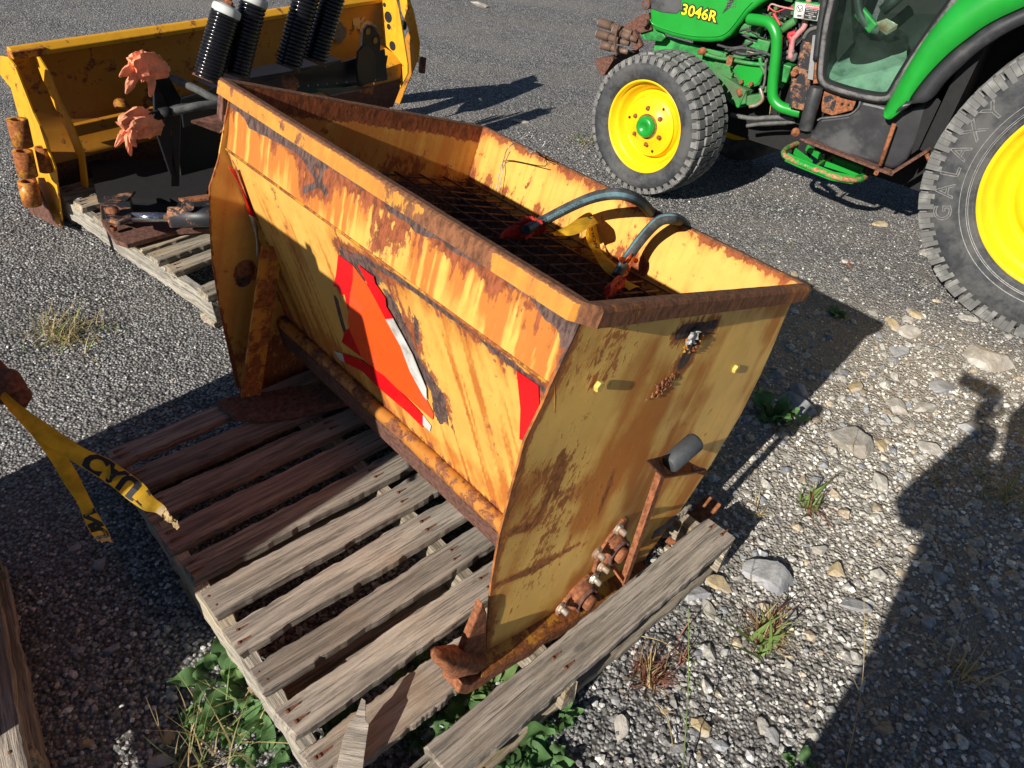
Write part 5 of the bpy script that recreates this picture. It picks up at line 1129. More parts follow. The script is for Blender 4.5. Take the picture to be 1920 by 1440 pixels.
# ================================================================== PERSON taking the photograph (outside the frame, throws the shadow at the right)
def person():
    d = Vector((-math.cos(AZ), -math.sin(AZ), 0)); s_ = Vector((d.y, -d.x, 0))     # faces along d; s_ = to the right
    base = s_*.36-d*.30
    def W(x, y, z): return base+s_*x+d*y+Vector((0, 0, z))
    V = dict(pel=(0, 0, .95), w=(0, .0, 1.10), ch=(0, .0, 1.30), nk=(-.03, .01, 1.47), hd0=(-.06, .03, 1.55), hd1=(-.07, .04, 1.66), hd2=(-.07, .03, 1.74),
             lh=(-.10, 0, .92), lk=(-.13, .03, .50), la=(-.15, -.02, .09), lf=(-.16, .14, .04), rh=(.12, 0, .92), rk=(.17, .0, .50), ra=(.20, -.06, .09), rf=(.22, .10, .04),
             ls=(-.18, .0, 1.42), le=(-.29, .10, 1.19), lw=(-.20, .24, 1.42), lp=(-.20, .27, 1.50), rs=(.23, .0, 1.42), re=(.34, .10, 1.16), rw=(.0, .28, 1.40), rp=(-.08, .29, 1.48))
    Rd = dict(pel=.20, w=.20, ch=.21, nk=.09, hd0=.08, hd1=.10, hd2=.085, lh=.13, lk=.10, la=.07, lf=.05, rh=.14, rk=.11, ra=.08, rf=.05, ls=.10, le=.07, lw=.055, lp=.045, rs=.11, re=.08, rw=.055, rp=.045)
    E_ = [('pel','w'),('w','ch'),('ch','nk'),('nk','hd0'),('hd0','hd1'),('hd1','hd2'),('pel','lh'),('lh','lk'),('lk','la'),('la','lf'),('pel','rh'),('rh','rk'),('rk','ra'),('ra','rf'),('ch','ls'),('ls','le'),('le','lw'),('lw','lp'),('ch','rs'),('rs','re'),('re','rw'),('rw','rp')]
    ks = list(V); b = bpy.data.meshes.new('person'); b.from_pydata([tuple(W(*V[k])) for k in ks], [(ks.index(a), ks.index(c)) for a, c in E_], [])
    o = bpy.data.objects.new('person', b); C.objects.link(o); b.materials.append(plain('dark work clothes', (.05, .06, .09), .85))
    md = o.modifiers.new('skin', 'SKIN'); sv = b.skin_vertices[0].data
    for i, k in enumerate(ks): sv[i].radius = (Rd[k], Rd[k]*(.75 if k in ('pel', 'w', 'ch') else 1)); sv[i].use_root = (k == 'pel')
    o.modifiers.new('sub', 'SUBSURF').levels = 2; tag(o, 'person in dark work clothes holding up a phone, casting the shadow at the right', 'person')
    sk = plain('skin', (.45, .27, .19), .6)
    for (hx, hy_, hz) in ((-.24, .30, 1.50), (-.08, .30, 1.49)):
        def hand(b):
            b.tube([W(hx, hy_-.01, hz-.05), W(hx, hy_, hz), W(hx, hy_, hz+.04)], [.022, .034, .030], 12, flat=.6)
            for i in range(4): b.tube(smooth_path([W(hx-.027+.018*i, hy_, hz+.04), W(hx-.027+.018*i, hy_+.02, hz+.07+.006*(i in (1, 2))), W(hx-.027+.018*i, hy_+.035, hz+.085+.008*(i in (1, 2)))], 3), .0085, 8)
            b.tube(smooth_path([W(hx+.025, hy_, hz-.01), W(hx+.05, hy_+.005, hz+.02), W(hx+.05, hy_+.01, hz+.05)], 3), .010, 8)
        B('hand', sk, o, hand)
    def face(b):
        b.lathe([(.0001, .115), (.05, .10), (.078, .05), (.084, 0), (.072, -.06), (.045, -.105), (.0001, -.12)], 24, W(-.07, .045, 1.655), (0, 0, 1))
        b.prism([W(-.082, .125, 1.64), W(-.058, .125, 1.64), W(-.066, .125, 1.69), W(-.074, .125, 1.69)], d*.022)
        for x in (-.085, .085): b.lathe([(.0001, .008), (.016, .004), (.02, 0)], 10, W(x-.07, .04, 1.65), s_*(1 if x > 0 else -1))
    h = B('head', sk, o, face)
    B('eye', M['white'], h, lambda b: [b.lathe([(.0001, .006), (.009, .003), (.011, -.004)], 10, W(x-.07, .123, 1.675), d) for x in (-.03, .03)]); B('mouth', M['pink'], h, lambda b: b.box(W(-.07, .118, 1.605), (.03, .03, .006), Matrix((s_, d, Z3)).transposed()))
    B('hair', M['dark'], o, lambda b: b.lathe([(.0001, .13), (.06, .11), (.092, .06), (.095, .01), (.088, -.03)], 24, W(-.07, .025, 1.66), (0, -.25, 1)))
    ph = B('phone', M['dark'], None, lambda b: b.box(W(-.30, .275, 1.60), (.15, .008, .075), Matrix((s_, d, Z3)).transposed()), bevel=.004); tag(ph, 'black phone held up by the person taking the picture', 'phone')
person()
# ================================================================== TRACTOR
TM = frame(TO, TA, -TN)
tr = empty('tractor', 'green compact tractor with yellow wheels and dirty cab door', 'tractor', TM)
def T(x, y, n): return ta(x, y, n)
def poly(pts, n): return [T(x, y, n) for x, y in pts]
# wheels --------------------------------------------------------
def wheel(name, M4, R, Wd, rr, mats, rows, nlug, lugh, front=True):
    """axle along local -y (towards camera); origin at wheel centre on the outer sidewall plane"""
    rim = B(name, M['wheelyellow'], tr, lambda b: b.lathe([(.0001 if 0 else rr*.42, .075), (rr*.50, .070), (rr*.60, .058), (rr*.66, .062), (rr*.70, .090), (rr*.74, .11), (rr*.80, .100), (rr*.86, .055), (rr*.90, .042), (rr*.95, .038), (rr*.965, .008), (rr*1.0, .0), (rr*1.035, .006), (rr*1.04, .02)], 72, (0, 0, 0), (0, 1, 0)))
    rim.parent = tr; rim.matrix_local = M4
    prof = [(rr*.99, .012), (rr*1.02, .002), (rr*1.06, -.006), (rr*1.12, -.012), (rr+(R-rr)*.40, -.022), (rr+(R-rr)*.62, -.022), (R-lugh-.020, -.006), (R-lugh-.004, .012), (R-lugh, .035), (R-lugh+.006, Wd*.5), (R-lugh, Wd-.035), (R-lugh-.02, Wd), (rr+(R-rr)*.5, Wd+.02), (rr, Wd)]
    tyre = B('tyre', M['rubber'], rim, lambda b: b.lathe(prof, 120, (0, 0, 0), (0, 1, 0)))
    return rim, tyre
def W3(a, r, y): return Vector((r*math.cos(a), y, r*math.sin(a)))
# front wheel (steered a little)
wa = math.radians(-42); FX = Vector((math.cos(wa), math.sin(wa), 0)); FN = Vector((FX.y, -FX.x, 0)); Rf = .360
FM = frame(Vector((.5145, 3.8345, .372)), FX, -FN); FL = TM.inverted() @ FM
fw, ft = wheel('front_wheel', FL, Rf, .27, .232, None, 5, 36, .020)
def flug(b):
    n = 44
    for j in range(n):
        for k, (y0, y1) in enumerate(((.000, .048), (.054, .100), (.106, .152), (.158, .204), (.210, .257))):
            a0 = 2*PI*(j+.22*k)/n; w = 2*PI/n*.87; h = .017 if 0 < k < 4 else .013; rb = Rf-.028; rt = Rf-(.010 if k in (0, 4) else .001)+random.uniform(-.0008, .0008)
            c = [W3(a0+s_*w, r, y) for r in (rb, rt) for s_, y in ((0, y0), (.5, y0-.002), (1, y0), (1, y1), (.5, y1+.002), (0, y1))]
            m = (c[6]+c[9])/2
            for i in range(6, 12): c[i] = c[i]+(m-c[i])*.10
            b.add(c, [(6, 7, 8, 9, 10, 11)]+[(i, (i+1) % 6, (i+1) % 6+6, i+6) for i in range(6)])
            if k == 0:
                d = [W3(a0+.1*w, Rf-.012, .002), W3(a0+.9*w, Rf-.012, .002), W3(a0+.8*w, Rf-.055, -.010), W3(a0+.2*w, Rf-.055, -.010)]; b.prism(d, (0, -.007, 0))
o = B('tread', M['tread'], ft, flug, bevel=.0); 
rr = .232
hub = B('wheel_disc', M['wheelyellow'], fw, lambda b: b.lathe([(.02, .040), (rr*.40, .040), (rr*.44, .052), (rr*.60, .050), (rr*.645, .058), (rr*.70, .085)], 64, (0, 0, 0), (0, 1, 0)))
B('hub_cap', M['green'], fw, lambda b: b.lathe([(.0001, .012), (.018, .012), (.022, .006), (.040, .004), (.052, .010), (.057, .030), (.057, .045)], 40, (0, 0, 0), (0, 1, 0)))
B('hub_ring', M['rust'], fw, lambda b: b.lathe([(.056, .034), (.063, .032), (.065, .045)], 40, (0, 0, 0), (0, 1, 0)))
for i in range(6):
    a = PI/6+i*PI/3+.2; c = W3(a, .092, .045); B('wheel_bolt', M['rust'], fw, lambda b: (b.hexbolt(c, (0, -1, 0), .012, .016), b.lathe([(.0001, .022), (.006, .021), (.006, 0)], 10, c, (0, -1, 0))))
for i in range(3):
    a = .6+i*2*PI/3; B('slot', M['dark'], fw, lambda b: b.box(W3(a+.4, rr*.565, .0475), (.012, .004, .012)))
# raised ring on the disc between two lobes
B('disc_lobe', M['wheelyellow'], fw, lambda b: b.lathe([(rr*.64, .060), (rr*.655, .050), (rr*.67, .058)], 64, (0, 0, 0), (0, 1, 0)))
def sidetext(parent, s_, r, size, a0, mat, y):
    def fn(v): a = a0-v.x/r; return W3(a, r+v.y, y)
    return text_on('sidewall_lettering', s_, size, fn, mat, parent, 0, True)
M['raised'] = plain('raised sidewall letter', (.30, .30, .29), .85, var=.3, scale=60)
# rear wheel
Rr = .645
RM = frame(TO+TN*(-.10)+TA*1.973+Vector((0, 0, .652)), TA, -TN); RL = TM.inverted() @ RM
rw_, rt_ = wheel('rear_wheel', RL, Rr, .42, .412, None, 5, 30, .030)
def rlug(b):
    n = 44
    for j in range(n):
        for k, (y0, y1) in enumerate(((.002, .075), (.09, .16), (.175, .245), (.26, .33), (.345, .418))):
            a0 = 2*PI*(j+.5*(k % 2))/n; w = 2*PI/n*.86; rb = Rr-.045; rt = Rr-(.008 if k in (0, 4) else .0)
            c = [W3(a0+s_*w, r, y) for r in (rb, rt) for s_, y in ((0, y0+.006), (.3, y0-.004), (.7, y0+.006), (1, y0-.002), (1, y1), (.5, y1+.006), (0, y1))]
            b.add(c, [(7, 8, 9, 10, 11, 12, 13)]+[(i, (i+1) % 7, (i+1) % 7+7, i+7) for i in range(7)])
            if k == 0:
                for q in ((.04, .34), (.36, .66), (.68, .98)):
                    dd = .014*(1 if q[0] == .36 else 0)
                    d = [W3(a0+q[0]*w, Rr-.006, .004-dd*.0), W3(a0+q[1]*w, Rr-.006, .004), W3(a0+q[1]*w, Rr-.070+dd, -.006), W3(a0+q[0]*w, Rr-.070+dd, -.006)]; b.prism(d, (0, -.012, 0))
B('tread', M['tread'], rt_, rlug)
sidetext(rt_, 'G A L A X Y', .535, .098, PI+.02, M['raised'], -.024)
def rings(b):
    for r in (.430, .445, .452, .478): b.lathe([(r-.0012, -.0 if r < .44 else -.016), (r, -.003 if r < .44 else -.0225), (r+.0012, -.0 if r < .44 else -.016)], 120, (0, 0, 0), (0, 1, 0))
B('bead_ring', M['raised'], rt_, rings)
B('wheel_disc', M['wheelyellow'], rw_, lambda b: b.lathe([(.02, .10), (.16, .10), (.20, .12), (.30, .11)], 64, (0, 0, 0), (0, 1, 0)))
# far side wheels and axle (seen only through gaps)
for nm, Mx in (('front_wheel', FL @ Matrix.Translation((0, .95, 0))), ('rear_wheel', RL @ Matrix.Translation((0, .82, 0)))):
    src, rad, wd, rr2 = (fw, Rf, .27, .232) if nm[0] == 'f' else (rw_, Rr, .42, .412)
    q = B(nm, M['wheelyellow'], tr, lambda b: b.lathe([(.05, .1), (rr2, .0), (rr2, wd), (.05, wd-.1)], 40, (0, 0, 0), (0, 1, 0))); q.matrix_local = Mx
    B('tyre', M['rubber'], q, lambda b: b.lathe([(rr2, .0), (rr2*1.1, -.01), (rad-.04, -.01), (rad, .03), (rad, wd-.03), (rad-.04, wd), (rr2, wd)], 60, (0, 0, 0), (0, 1, 0)))
B('axle', M['greendusty'], tr, lambda b: (b.tube([(.05, .25, .38), (.05, .95, .38)], .055, 14), b.tube([(.0, .22, .38), (.02, .30, .38)], .09, 16)))
# hood ---------------------------------------------------------
HN = -.38; HWd = .52
HP = poly([(1214, -120), (1217, 20), (1219, 47), (1225, 56), (1260, 70), (1300, 78.5), (1330, 80), (1352, 78), (1368, 68), (1382, 50), (1402, 26), (1425, 8), (1445, -4), (1470, -20), (1500, -120)], HN)
def hoodf(b): b.prism(HP, (0, HWd, 0))
hood = B('hood', M['green'], tr, hoodf, bevel=.022, seg=4)
def hoodlip(b):
    pts = [(1220, 36), (1226, 46), (1262, 59), (1300, 67), (1335, 68), (1352, 66), (1366, 57), (1380, 40), (1398, 16), (1412, 2)]
    b.tube(smooth_path([T(x, y, HN+.002) for x, y in pts], 4), .004, 6)
B('hood_crease', M['green'], hood, hoodlip)
B('headlamp_panel', M['plasticblack'], hood, lambda b: b.prism(poly([(1212, -30), (1216, 16), (1240, 24), (1268, 27), (1277, 20), (1280, -30)], HN+.003), (0, .02, 0)), bevel=.006)
def vent(b):
    b.prism(poly([(1372, -8), (1354, 26), (1366, 16), (1382, -8)], HN+.002), (0, .01, 0))
B('vent_grille', M['plasticblack'], hood, vent)
def venth(b):
    for j in range(6):
        for i in range(5):
            c = T(1362+i*4-j*.5+j*1.2, 15-j*5+i*-1, HN+.0035); b.lathe([(.0001, .001), (.0035, 0)], 6, c, (0, -1, 0))
B('vent_holes', M['hosegrey'], hood, venth, fix=False)
tc_ = T(1311, 25, HN); tx_ = (T(1343, 33, HN)-T(1280, 18, HN)).normalized(); ty_ = Vector((0, -1, 0)).cross(tx_)*-1
ty_ = tx_.cross(Vector((0, 1, 0)))*1.0
if ty_.z < 0: ty_ = -ty_
for nm, bd, mt_, off in (('model_number_edge', .0085, M['print'], .0105), ('model_number', .0012, plain('yellow lettering', (.9, .72, .01), .4, var=.03, bump=0), .012)):
    text_on(nm, '3046R', .084, lambda v: tc_+tx_*v.x*.93+ty_*v.y*.85+Vector((0, -off+.008, 0)), mt_, hood, bd)
# engine side clutter ----------------------------------------
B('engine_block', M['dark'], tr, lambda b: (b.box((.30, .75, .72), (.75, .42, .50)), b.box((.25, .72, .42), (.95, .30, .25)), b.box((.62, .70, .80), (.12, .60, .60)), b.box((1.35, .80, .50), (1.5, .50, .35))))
B('frame_rail', M['greendusty'], tr, lambda b: (b.prism(poly([(1196, 55), (1215, 48), (1236, 52), (1248, 70), (1240, 78), (1208, 75)], -.42), (0, .02, 0)), b.bar(T(1230, 82, -.50), T(1400, 130, -.5), .03, .10)), bevel=.003)
B('front_casting', M['greendusty'], tr, lambda b: (b.prism(poly([(1332, 118), (1350, 114), (1368, 122), (1372, 150), (1360, 165), (1338, 155)], -.46), (0, .05, 0)), b.prism(poly([(1372, 130), (1384, 119), (1425, 120), (1431, 138), (1424, 160), (1405, 166), (1386, 158)], -.44), (0, .06, 0))), bevel=.006)
B('green_casting', M['green'], tr, lambda b: b.prism(poly([(1375, 130), (1388, 121), (1425, 123), (1430, 140), (1420, 158), (1395, 162)], -.435), (0, .02, 0)), bevel=.004)
for x_, y_ in ((1391, 153), (1409, 157)): B('bolt', M['rust'], tr, lambda b: b.hexbolt(T(x_, y_, -.43), (0, -1, 0), .012, .016))
B('axle_beam', M['greendusty'], tr, lambda b: (b.bar(T(1345, 150, -.5), T(1400, 185, -.45), .08, .10), b.prism(poly([(1372, 158), (1400, 168), (1398, 195), (1378, 200), (1368, 180)], -.42), (0, .05, 0)), b.prism(poly([(1400, 180), (1425, 176), (1432, 190), (1412, 205), (1398, 196)], -.42), (0, .05, 0))), bevel=.006)
B('steering_pipe', M['greendusty'], tr, lambda b: (b.tube(smooth_path([T(1318, 100, -.42), T(1345, 108, -.42), T(1372, 112, -.42), T(1400, 118, -.42), T(1440, 122, -.42)], 4), .010, 8), b.tube(smooth_path([T(1375, 105, -.42), T(1395, 108, -.42), T(1402, 98, -.42)], 4), .008, 8), b.tube(smooth_path([T(1425, 108, -.42), T(1428, 125, -.42), T(1436, 140, -.42)], 4), .010, 8)))
B('rust_fitting', M['rust'], tr, lambda b: (b.lathe([(.0001, .02), (.016, .018), (.02, 0)], 12, T(1318, 96, -.41), (0, -1, .3)), b.tube([T(1309, 97, -.42), T(1325, 100, -.42)], .013, 8), b.box(T(1369, 114, -.40), (.03, .02, .04)), b.tube([T(1385, 166, -.42), T(1390, 180, -.42)], .016, 10)))
for q_, s_ in (((1432, 88, -.43), (.07, .05, .07)), ((1410, 56, -.45), (.11, .05, .05)), ((1412, 82, -.44), (.08, .05, .03)), ((1474, 135, -.40), (.06, .08, .08))): B('bracket_box', M['greendusty'], tr, lambda b: b.box(T(*q_), s_), bevel=.006)
B('filter', M['greendusty'], tr, lambda b: b.tube([T(1467, 55, -.42), T(1492, 38, -.42)], .020, 10), bevel=.003)
pairs_ = [([(1365, 95), (1390, 90), (1415, 94), (1440, 100)], .007, 'hose'), ([(1380, 98), (1400, 102), (1430, 99), (1445, 104)], .006, 'hose'), ([(1414, 40), (1418, 60), (1430, 72), (1437, 60)], .0025, 'hose'), ([(1440, 20), (1446, 8), (1462, 12), (1490, 18)], .004, 'pink'), ([(1440, 12), (1455, 22), (1475, 15), (1492, 14)], .0035, 'redhose'), ([(1450, 25), (1456, 35), (1463, 48)], .007, 'redhose'), ([(1418, 55), (1428, 50), (1440, 42), (1448, 30)], .0022, 'tapepale'), ([(1482, 110), (1486, 78), (1494, 66), (1508, 50), (1512, 30), (1518, -10)], .014, 'pink'), ([(1466, 112), (1478, 108), (1488, 112), (1492, 100)], .011, 'hosegrey'), ([(1465, 103), (1476, 98), (1490, 98)], .011, 'hosegrey'), ([(1484, 88), (1484, 74), (1480, 66), (1492, 62)], .013, 'redhose'), ([(1507, 72), (1516, 58), (1530, 52), (1542, 50)], .010, 'hosegrey'), ([(1520, 46), (1532, 44), (1545, 46)], .010, 'hosegrey'), ([(1436, 112), (1434, 150), (1429, 168)], .006, 'hosegrey'), ([(1425, 165), (1430, 185), (1420, 196), (1405, 200)], .009, 'zinc'), ([(1446, 190), (1443, 215)], .0022, 'tapepale'), ([(1370, 215), (1410, 222), (1450, 220), (1490, 222)], .012, 'hosegrey'), ([(1400, 236), (1430, 232), (1470, 230), (1492, 228)], .010, 'hosegrey'), ([(1408, 38), (1406, 55), (1415, 62), (1424, 70)], .002, 'hose'), ([(1430, 26), (1445, 30), (1452, 46), (1442, 56)], .002, 'hose'), ([(1400, 96), (1420, 100), (1438, 97)], .003, 'zinc'), ([(1345, 84), (1370, 90), (1395, 86), (1410, 78)], .006, 'hose'), ([(1470, 70), (1476, 84), (1470, 92)], .004, 'hosegrey'), ([(1498, 40), (1500, 60), (1504, 66)], .003, 'hose')]
for pts, r, mn in pairs_:
    B('engine_hose', M[mn], tr, lambda b: b.tube(smooth_path([T(x, y, -.40) for x, y in pts], 5), r, 8))
def mess(b):
    for i in range(110):
        x_ = random.uniform(1330, 1500); y_ = random.uniform(-10, 175)
        if x_ < 1400 and y_ < 92: continue
        b.box(T(x_, y_, -.47-random.random()*.05), (random.uniform(.012, .05), .03, random.uniform(.01, .03)), Euler((0, random.uniform(-.8, .8), 0)).to_matrix())
tag(B('engine_parts', M['greendusty'], tr, mess, bevel=.002), kind='stuff')
def mess2(b):
    for i in range(26):
        x_ = random.uniform(1395, 1540); y_ = random.uniform(0, 120); p = T(x_, y_, -.44); q = T(x_+random.uniform(-26, 26), y_+random.uniform(-18, 18), -.42); m = (p+q)/2+Vector((random.gauss(0, .02), -.01, random.gauss(0, .02))); b.tube(smooth_path([p, m, q], 5), random.choice((.002, .003, .005)), 6)
tag(B('wiring', M['hose'], tr, mess2), kind='stuff')
# warning plate
wq = [T(x, y, -.34) for x, y in ((1492, 4), (1488, 33), (1532, 39), (1538, 11))]
B('battery_cover', M['green'], tr, lambda b: b.prism([T(x, y, -.345) for x, y in ((1490, 2), (1486, 34), (1533, 41), (1546, 34), (1548, 6), (1540, 8))], (0, .05, 0)), bevel=.003)
def wp(u, v, off=.001): return wq[0].lerp(wq[3], u).lerp(wq[1].lerp(wq[2], u), v)+Vector((0, -off, 0))
sign = B('warning_label', M['white'], tr, lambda b: b.prism([wp(0, 0, 0), wp(1, 0, 0), wp(1, 1, 0), wp(0, 1, 0)], (0, .002, 0)))
B('label_red', M['redhose'], sign, lambda b: b.add([wp(.42, .02), wp(.98, .02), wp(.98, .24), wp(.42, .24)], [(0, 1, 2, 3)]), fix=False); B('label_black', M['print'], sign, lambda b: b.add([wp(.42, .27), wp(.98, .27), wp(.98, .97), wp(.42, .97)], [(0, 1, 2, 3)]), fix=False)
def sfn(u0, v0, sx, off=.002): return lambda v: wp(u0+v.x*sx, v0-v.y*sx*1.35, off)
text_on('label_text', 'DANGER', .1, sfn(.72, .13, 1.3), M['white'], sign, .004)
for i, s_ in enumerate(('Start only from', 'seat in park or', 'neutral.', 'Starting in gear', 'kills.')): text_on('label_text', s_, .1, sfn(.70, .34+.13*i, .75), M['white'], sign, .003)
B('label_pictogram', M['print'], sign, lambda b: (b.tube([wp(.2+.13*math.cos(a), .35+.22*math.sin(a), .001) for a in np.linspace(0, 2*PI, 14)], .0012, 4), b.tube([wp(.12, .25), wp(.22, .5), wp(.28, .3)], .002, 4), b.tube([wp(.15, .85), wp(.32, .82)], .003, 4)))
# roll tube, bracket, strut
def pipe(b): b.tube(smooth_path([T(1405, 36, -.36), T(1425, 38, -.33), T(1444, 44, -.31), T(1455, 64, -.30), T(1456, 90, -.30), T(1452, 130, -.30), T(1449, 160, -.30), T(1450, 184, -.30), T(1462, 199, -.30), T(1482, 206, -.30), T(1502, 211, -.30)], 6), .026, 18)
B('guard_tube', M['green'], tr, pipe)
B('bracket', M['blackrust'], tr, lambda b: (b.prism(poly([(1486, 128), (1492, 124), (1516, 132), (1519, 165), (1512, 200), (1508, 208), (1479, 201), (1482, 165), (1484, 140)], -.24), (0, .015, 0)), b.prism(poly([(1497, 122), (1500, 84), (1506, 77), (1520, 80), (1524, 90), (1517, 140), (1500, 138)], -.25), (0, .012, 0))), bevel=.003)
B('bolt', M['rust'], tr, lambda b: b.hexbolt(T(1491, 136, -.235), (0, -1, 0), .018, .02))
B('strip', M['greyflat'], tr, lambda b: b.prism(poly([(1524, 66), (1532, 66), (1524, 150), (1514, 148)], -.23), (0, .01, 0)))
B('pillar_foot', M['rust'], tr, lambda b: b.prism(poly([(1528, 112), (1536, 112), (1536, 156), (1524, 158)], -.22), (0, .03, 0)), bevel=.003)
B('post', M['plasticblack'], tr, lambda b: (b.tube([T(1531, 163, -.19), T(1510, 243, -.19)], .033, 20),), bevel=.002)
B('rust_bracket', M['rust'], tr, lambda b: b.prism(poly([(1544, 172), (1552, 168), (1604, 184), (1606, 188), (1598, 207), (1560, 217), (1540, 210), (1540, 196)], -.215), (0, .02, 0)), bevel=.004)
B('rust_bracket_face', M['blackrust'], tr, lambda b: b.prism(poly([(1545, 182), (1558, 178), (1568, 190), (1562, 208), (1546, 206)], -.212), (0, .004, 0)), bevel=.001)
B('bracket_hole', M['dark'], tr, lambda b: (b.prism(poly([(1575, 180), (1598, 186), (1598, 189), (1574, 183)], -.2135), (0, .002, 0)), b.lathe([(.007, 0), (.0001, .0006)], 10, T(1579, 195, -.213), (0, -1, 0)), b.lathe([(.006, 0), (.0001, .0006)], 10, T(1591, 197, -.213), (0, -1, 0))))
# lower tank panel and rails
B('tank_panel', M['plasticblack'], tr, lambda b: b.prism(poly([(1531, 232), (1536, 222), (1560, 219), (1590, 215), (1607, 205), (1614, 188), (1650, 196), (1664, 200), (1700, 205), (1722, 195), (1748, 186), (1744, 212), (1720, 262), (1700, 300), (1685, 313), (1672, 318), (1640, 308), (1560, 282), (1515, 262)], -.20), (0, .25, 0)), bevel=.016, seg=3)
B('panel_edge', M['hosegrey'], tr, lambda b: b.tube(smooth_path([T(1533, 226, -.198), T(1540, 222, -.198), T(1560, 220, -.198), T(1592, 215, -.198), T(1608, 203, -.198), T(1613, 190, -.198)], 4), .005, 6))
B('panel_slot', M['dark'], tr, lambda b: b.prism(poly([(1735, 195), (1758, 184), (1764, 190), (1722, 280), (1708, 290)], -.198), (0, .004, 0)))
B('lower_rail', M['rustdark'], tr, lambda b: (b.bar(T(1512, 262, -.19), T(1672, 324, -.19), .05, .012), b.bar(T(1672, 324, -.19), T(1742, 280, -.19), .05, .012), b.bar(T(1672, 322, -.19), T(1676, 326, -.19), .05, .012)))
B('rust_rod', M['rust'], tr, lambda b: b.tube([T(1677, 232, -.15), T(1650, 310, -.15)], .010, 10))
B('rod_bolt', M['rust'], tr, lambda b: (b.hexbolt(T(1645, 320, -.17), (0, 0, -1), .011, .02), b.tube([T(1736, 284, -.19), T(1742, 300, -.19)], .010, 8), b.lathe([(.0001, .02), (.02, .01), (.022, 0)], 10, T(1492, 248, -.2), (0, -1, 0))))
# door: frame, glass, inside
door = [(1570, -60), (1560, 0), (1551, 40), (1545, 80), (1540, 125), (1540, 145), (1548, 158), (1566, 166), (1600, 176), (1640, 184), (1660, 184), (1672, 176), (1690, 145), (1720, 98), (1750, 55), (1790, 0), (1830, -60)]
DN = -.19
dp = smooth_path([T(x, y, DN) for x, y in door], 3)
fr = B('door', M['frameblack'], tr, lambda b: b.tube(dp, .017, 8, flat=.8))
B('door_glass', M['glass'], fr, lambda b: b.prism(dp, (0, .005, 0)), fix=True)
B('door_seal', M['dark'], fr, lambda b: b.tube([p+Vector((.0, .012, .0)) for p in dp], .026, 8))
B('pillar', M['plasticblack'], tr, lambda b: b.tube(smooth_path([T(1556, -80, -.22), T(1547, 0, -.22), T(1538, 60, -.22), T(1532, 112, -.22)], 4), .020, 8))
B('cab_floor', M['mat'], tr, lambda b: b.prism([T(1548, 125, -.26), T(1556, 155, -.22), T(1655, 180, -.22), T(1700, 120, -.22), T(1700, 60, -.75), T(1600, 62, -.75)], (0, 0, -.012)))
fz = T(1600, 165, -.22).z
def floor_ridges(b):
    for i in range(6):
        p = Vector((.80+.055*i, .24, .77)); b.tube(smooth_path([p, p+Vector((.05, .12, .002)), p+Vector((.14, .26, .003))], 5), .0035, 5)
B('floor_ridge', M['dark'], tr, floor_ridges)
B('pedal_arm', M['greendusty'], tr, lambda b: b.bar(T(1610, 20, -.35), T(1640, 55, -.33), .03, .05), bevel=.008); B('pedal', M['zinc'], tr, lambda b: b.prism(poly([(1642, 42), (1662, 34), (1684, 46), (1664, 58)], -.32), (0, .01, -.02)), bevel=.002)
B('steering_column', M['plasticblack'], tr, lambda b: (b.tube([T(1655, 20, -.4), T(1700, -20, -.4)], .025, 14), b.tube(smooth_path([T(1608, -30, -.34), T(1612, 20, -.34), T(1628, 48, -.34), T(1650, 58, -.34)], 4), .02, 8)))
B('seat_base', M['dark'], tr, lambda b: (b.lathe([(.0001, .0), (.11, .0), (.12, -.05), (.12, -.12)], 28, T(1655, 75, -.42), (0, -.4, 1)), b.box((1.05, .62, 1.0), (.5, .05, .6)), b.prism(poly([(1592, -40), (1600, 80), (1570, 115), (1568, 100), (1580, -40)], -.34), (0, .05, 0))))
B('inner_panel', M['greendusty'], tr, lambda b: (b.box((1.18, .55, .95), (.2, .03, .34)),)); B('firewall_bricks', M['pink'], tr, lambda b: [b.box((.70+.0*i, .50, .93+.05*i), (.09, .02, .042)) for i in range(5)])
# fenders
ft_ = [(1657, 218), (1664, 216), (1684, 190), (1700, 160), (1722, 124), (1752, 78), (1790, 42), (1830, 14), (1880, -12), (1960, -38), (2050, -50)]; fb_ = [(1661, 222), (1672, 221), (1697, 198), (1710, 176), (1738, 140), (1775, 102), (1812, 72), (1852, 44), (1905, 18), (1975, -10), (2060, -20)]
fi_ = [(1656, 212), (1660, 202), (1674, 174), (1688, 146), (1710, 108), (1742, 60), (1785, 8), (1830, -30), (1880, -60), (1960, -90), (2050, -100)]
def fend(b):
    A_ = smooth_path([T(x, y, -.12) for x, y in fb_], 5); Bm_ = smooth_path([T(x, y, -.125) for x, y in ft_], 5); C_ = smooth_path([T(x, y, -.19) for x, y in fi_], 5); D_ = [p+Vector((0, .30, .03)) for p in C_]; E_ = [p+Vector((0, .03, .0)) for p in A_]
    vs = []; n = len(A_); rows = [E_, A_, Bm_, [a.lerp(c, .5)+Vector((0, -.012, .012)) for a, c in zip(Bm_, C_)], C_, D_]
    for r in rows: vs += r
    b.add(vs, [(k*n+i, k*n+i+1, (k+1)*n+i+1, (k+1)*n+i) for k in range(len(rows)-1) for i in range(n-1)], True)
B('fender', M['green'], tr, fend, solid=.006)
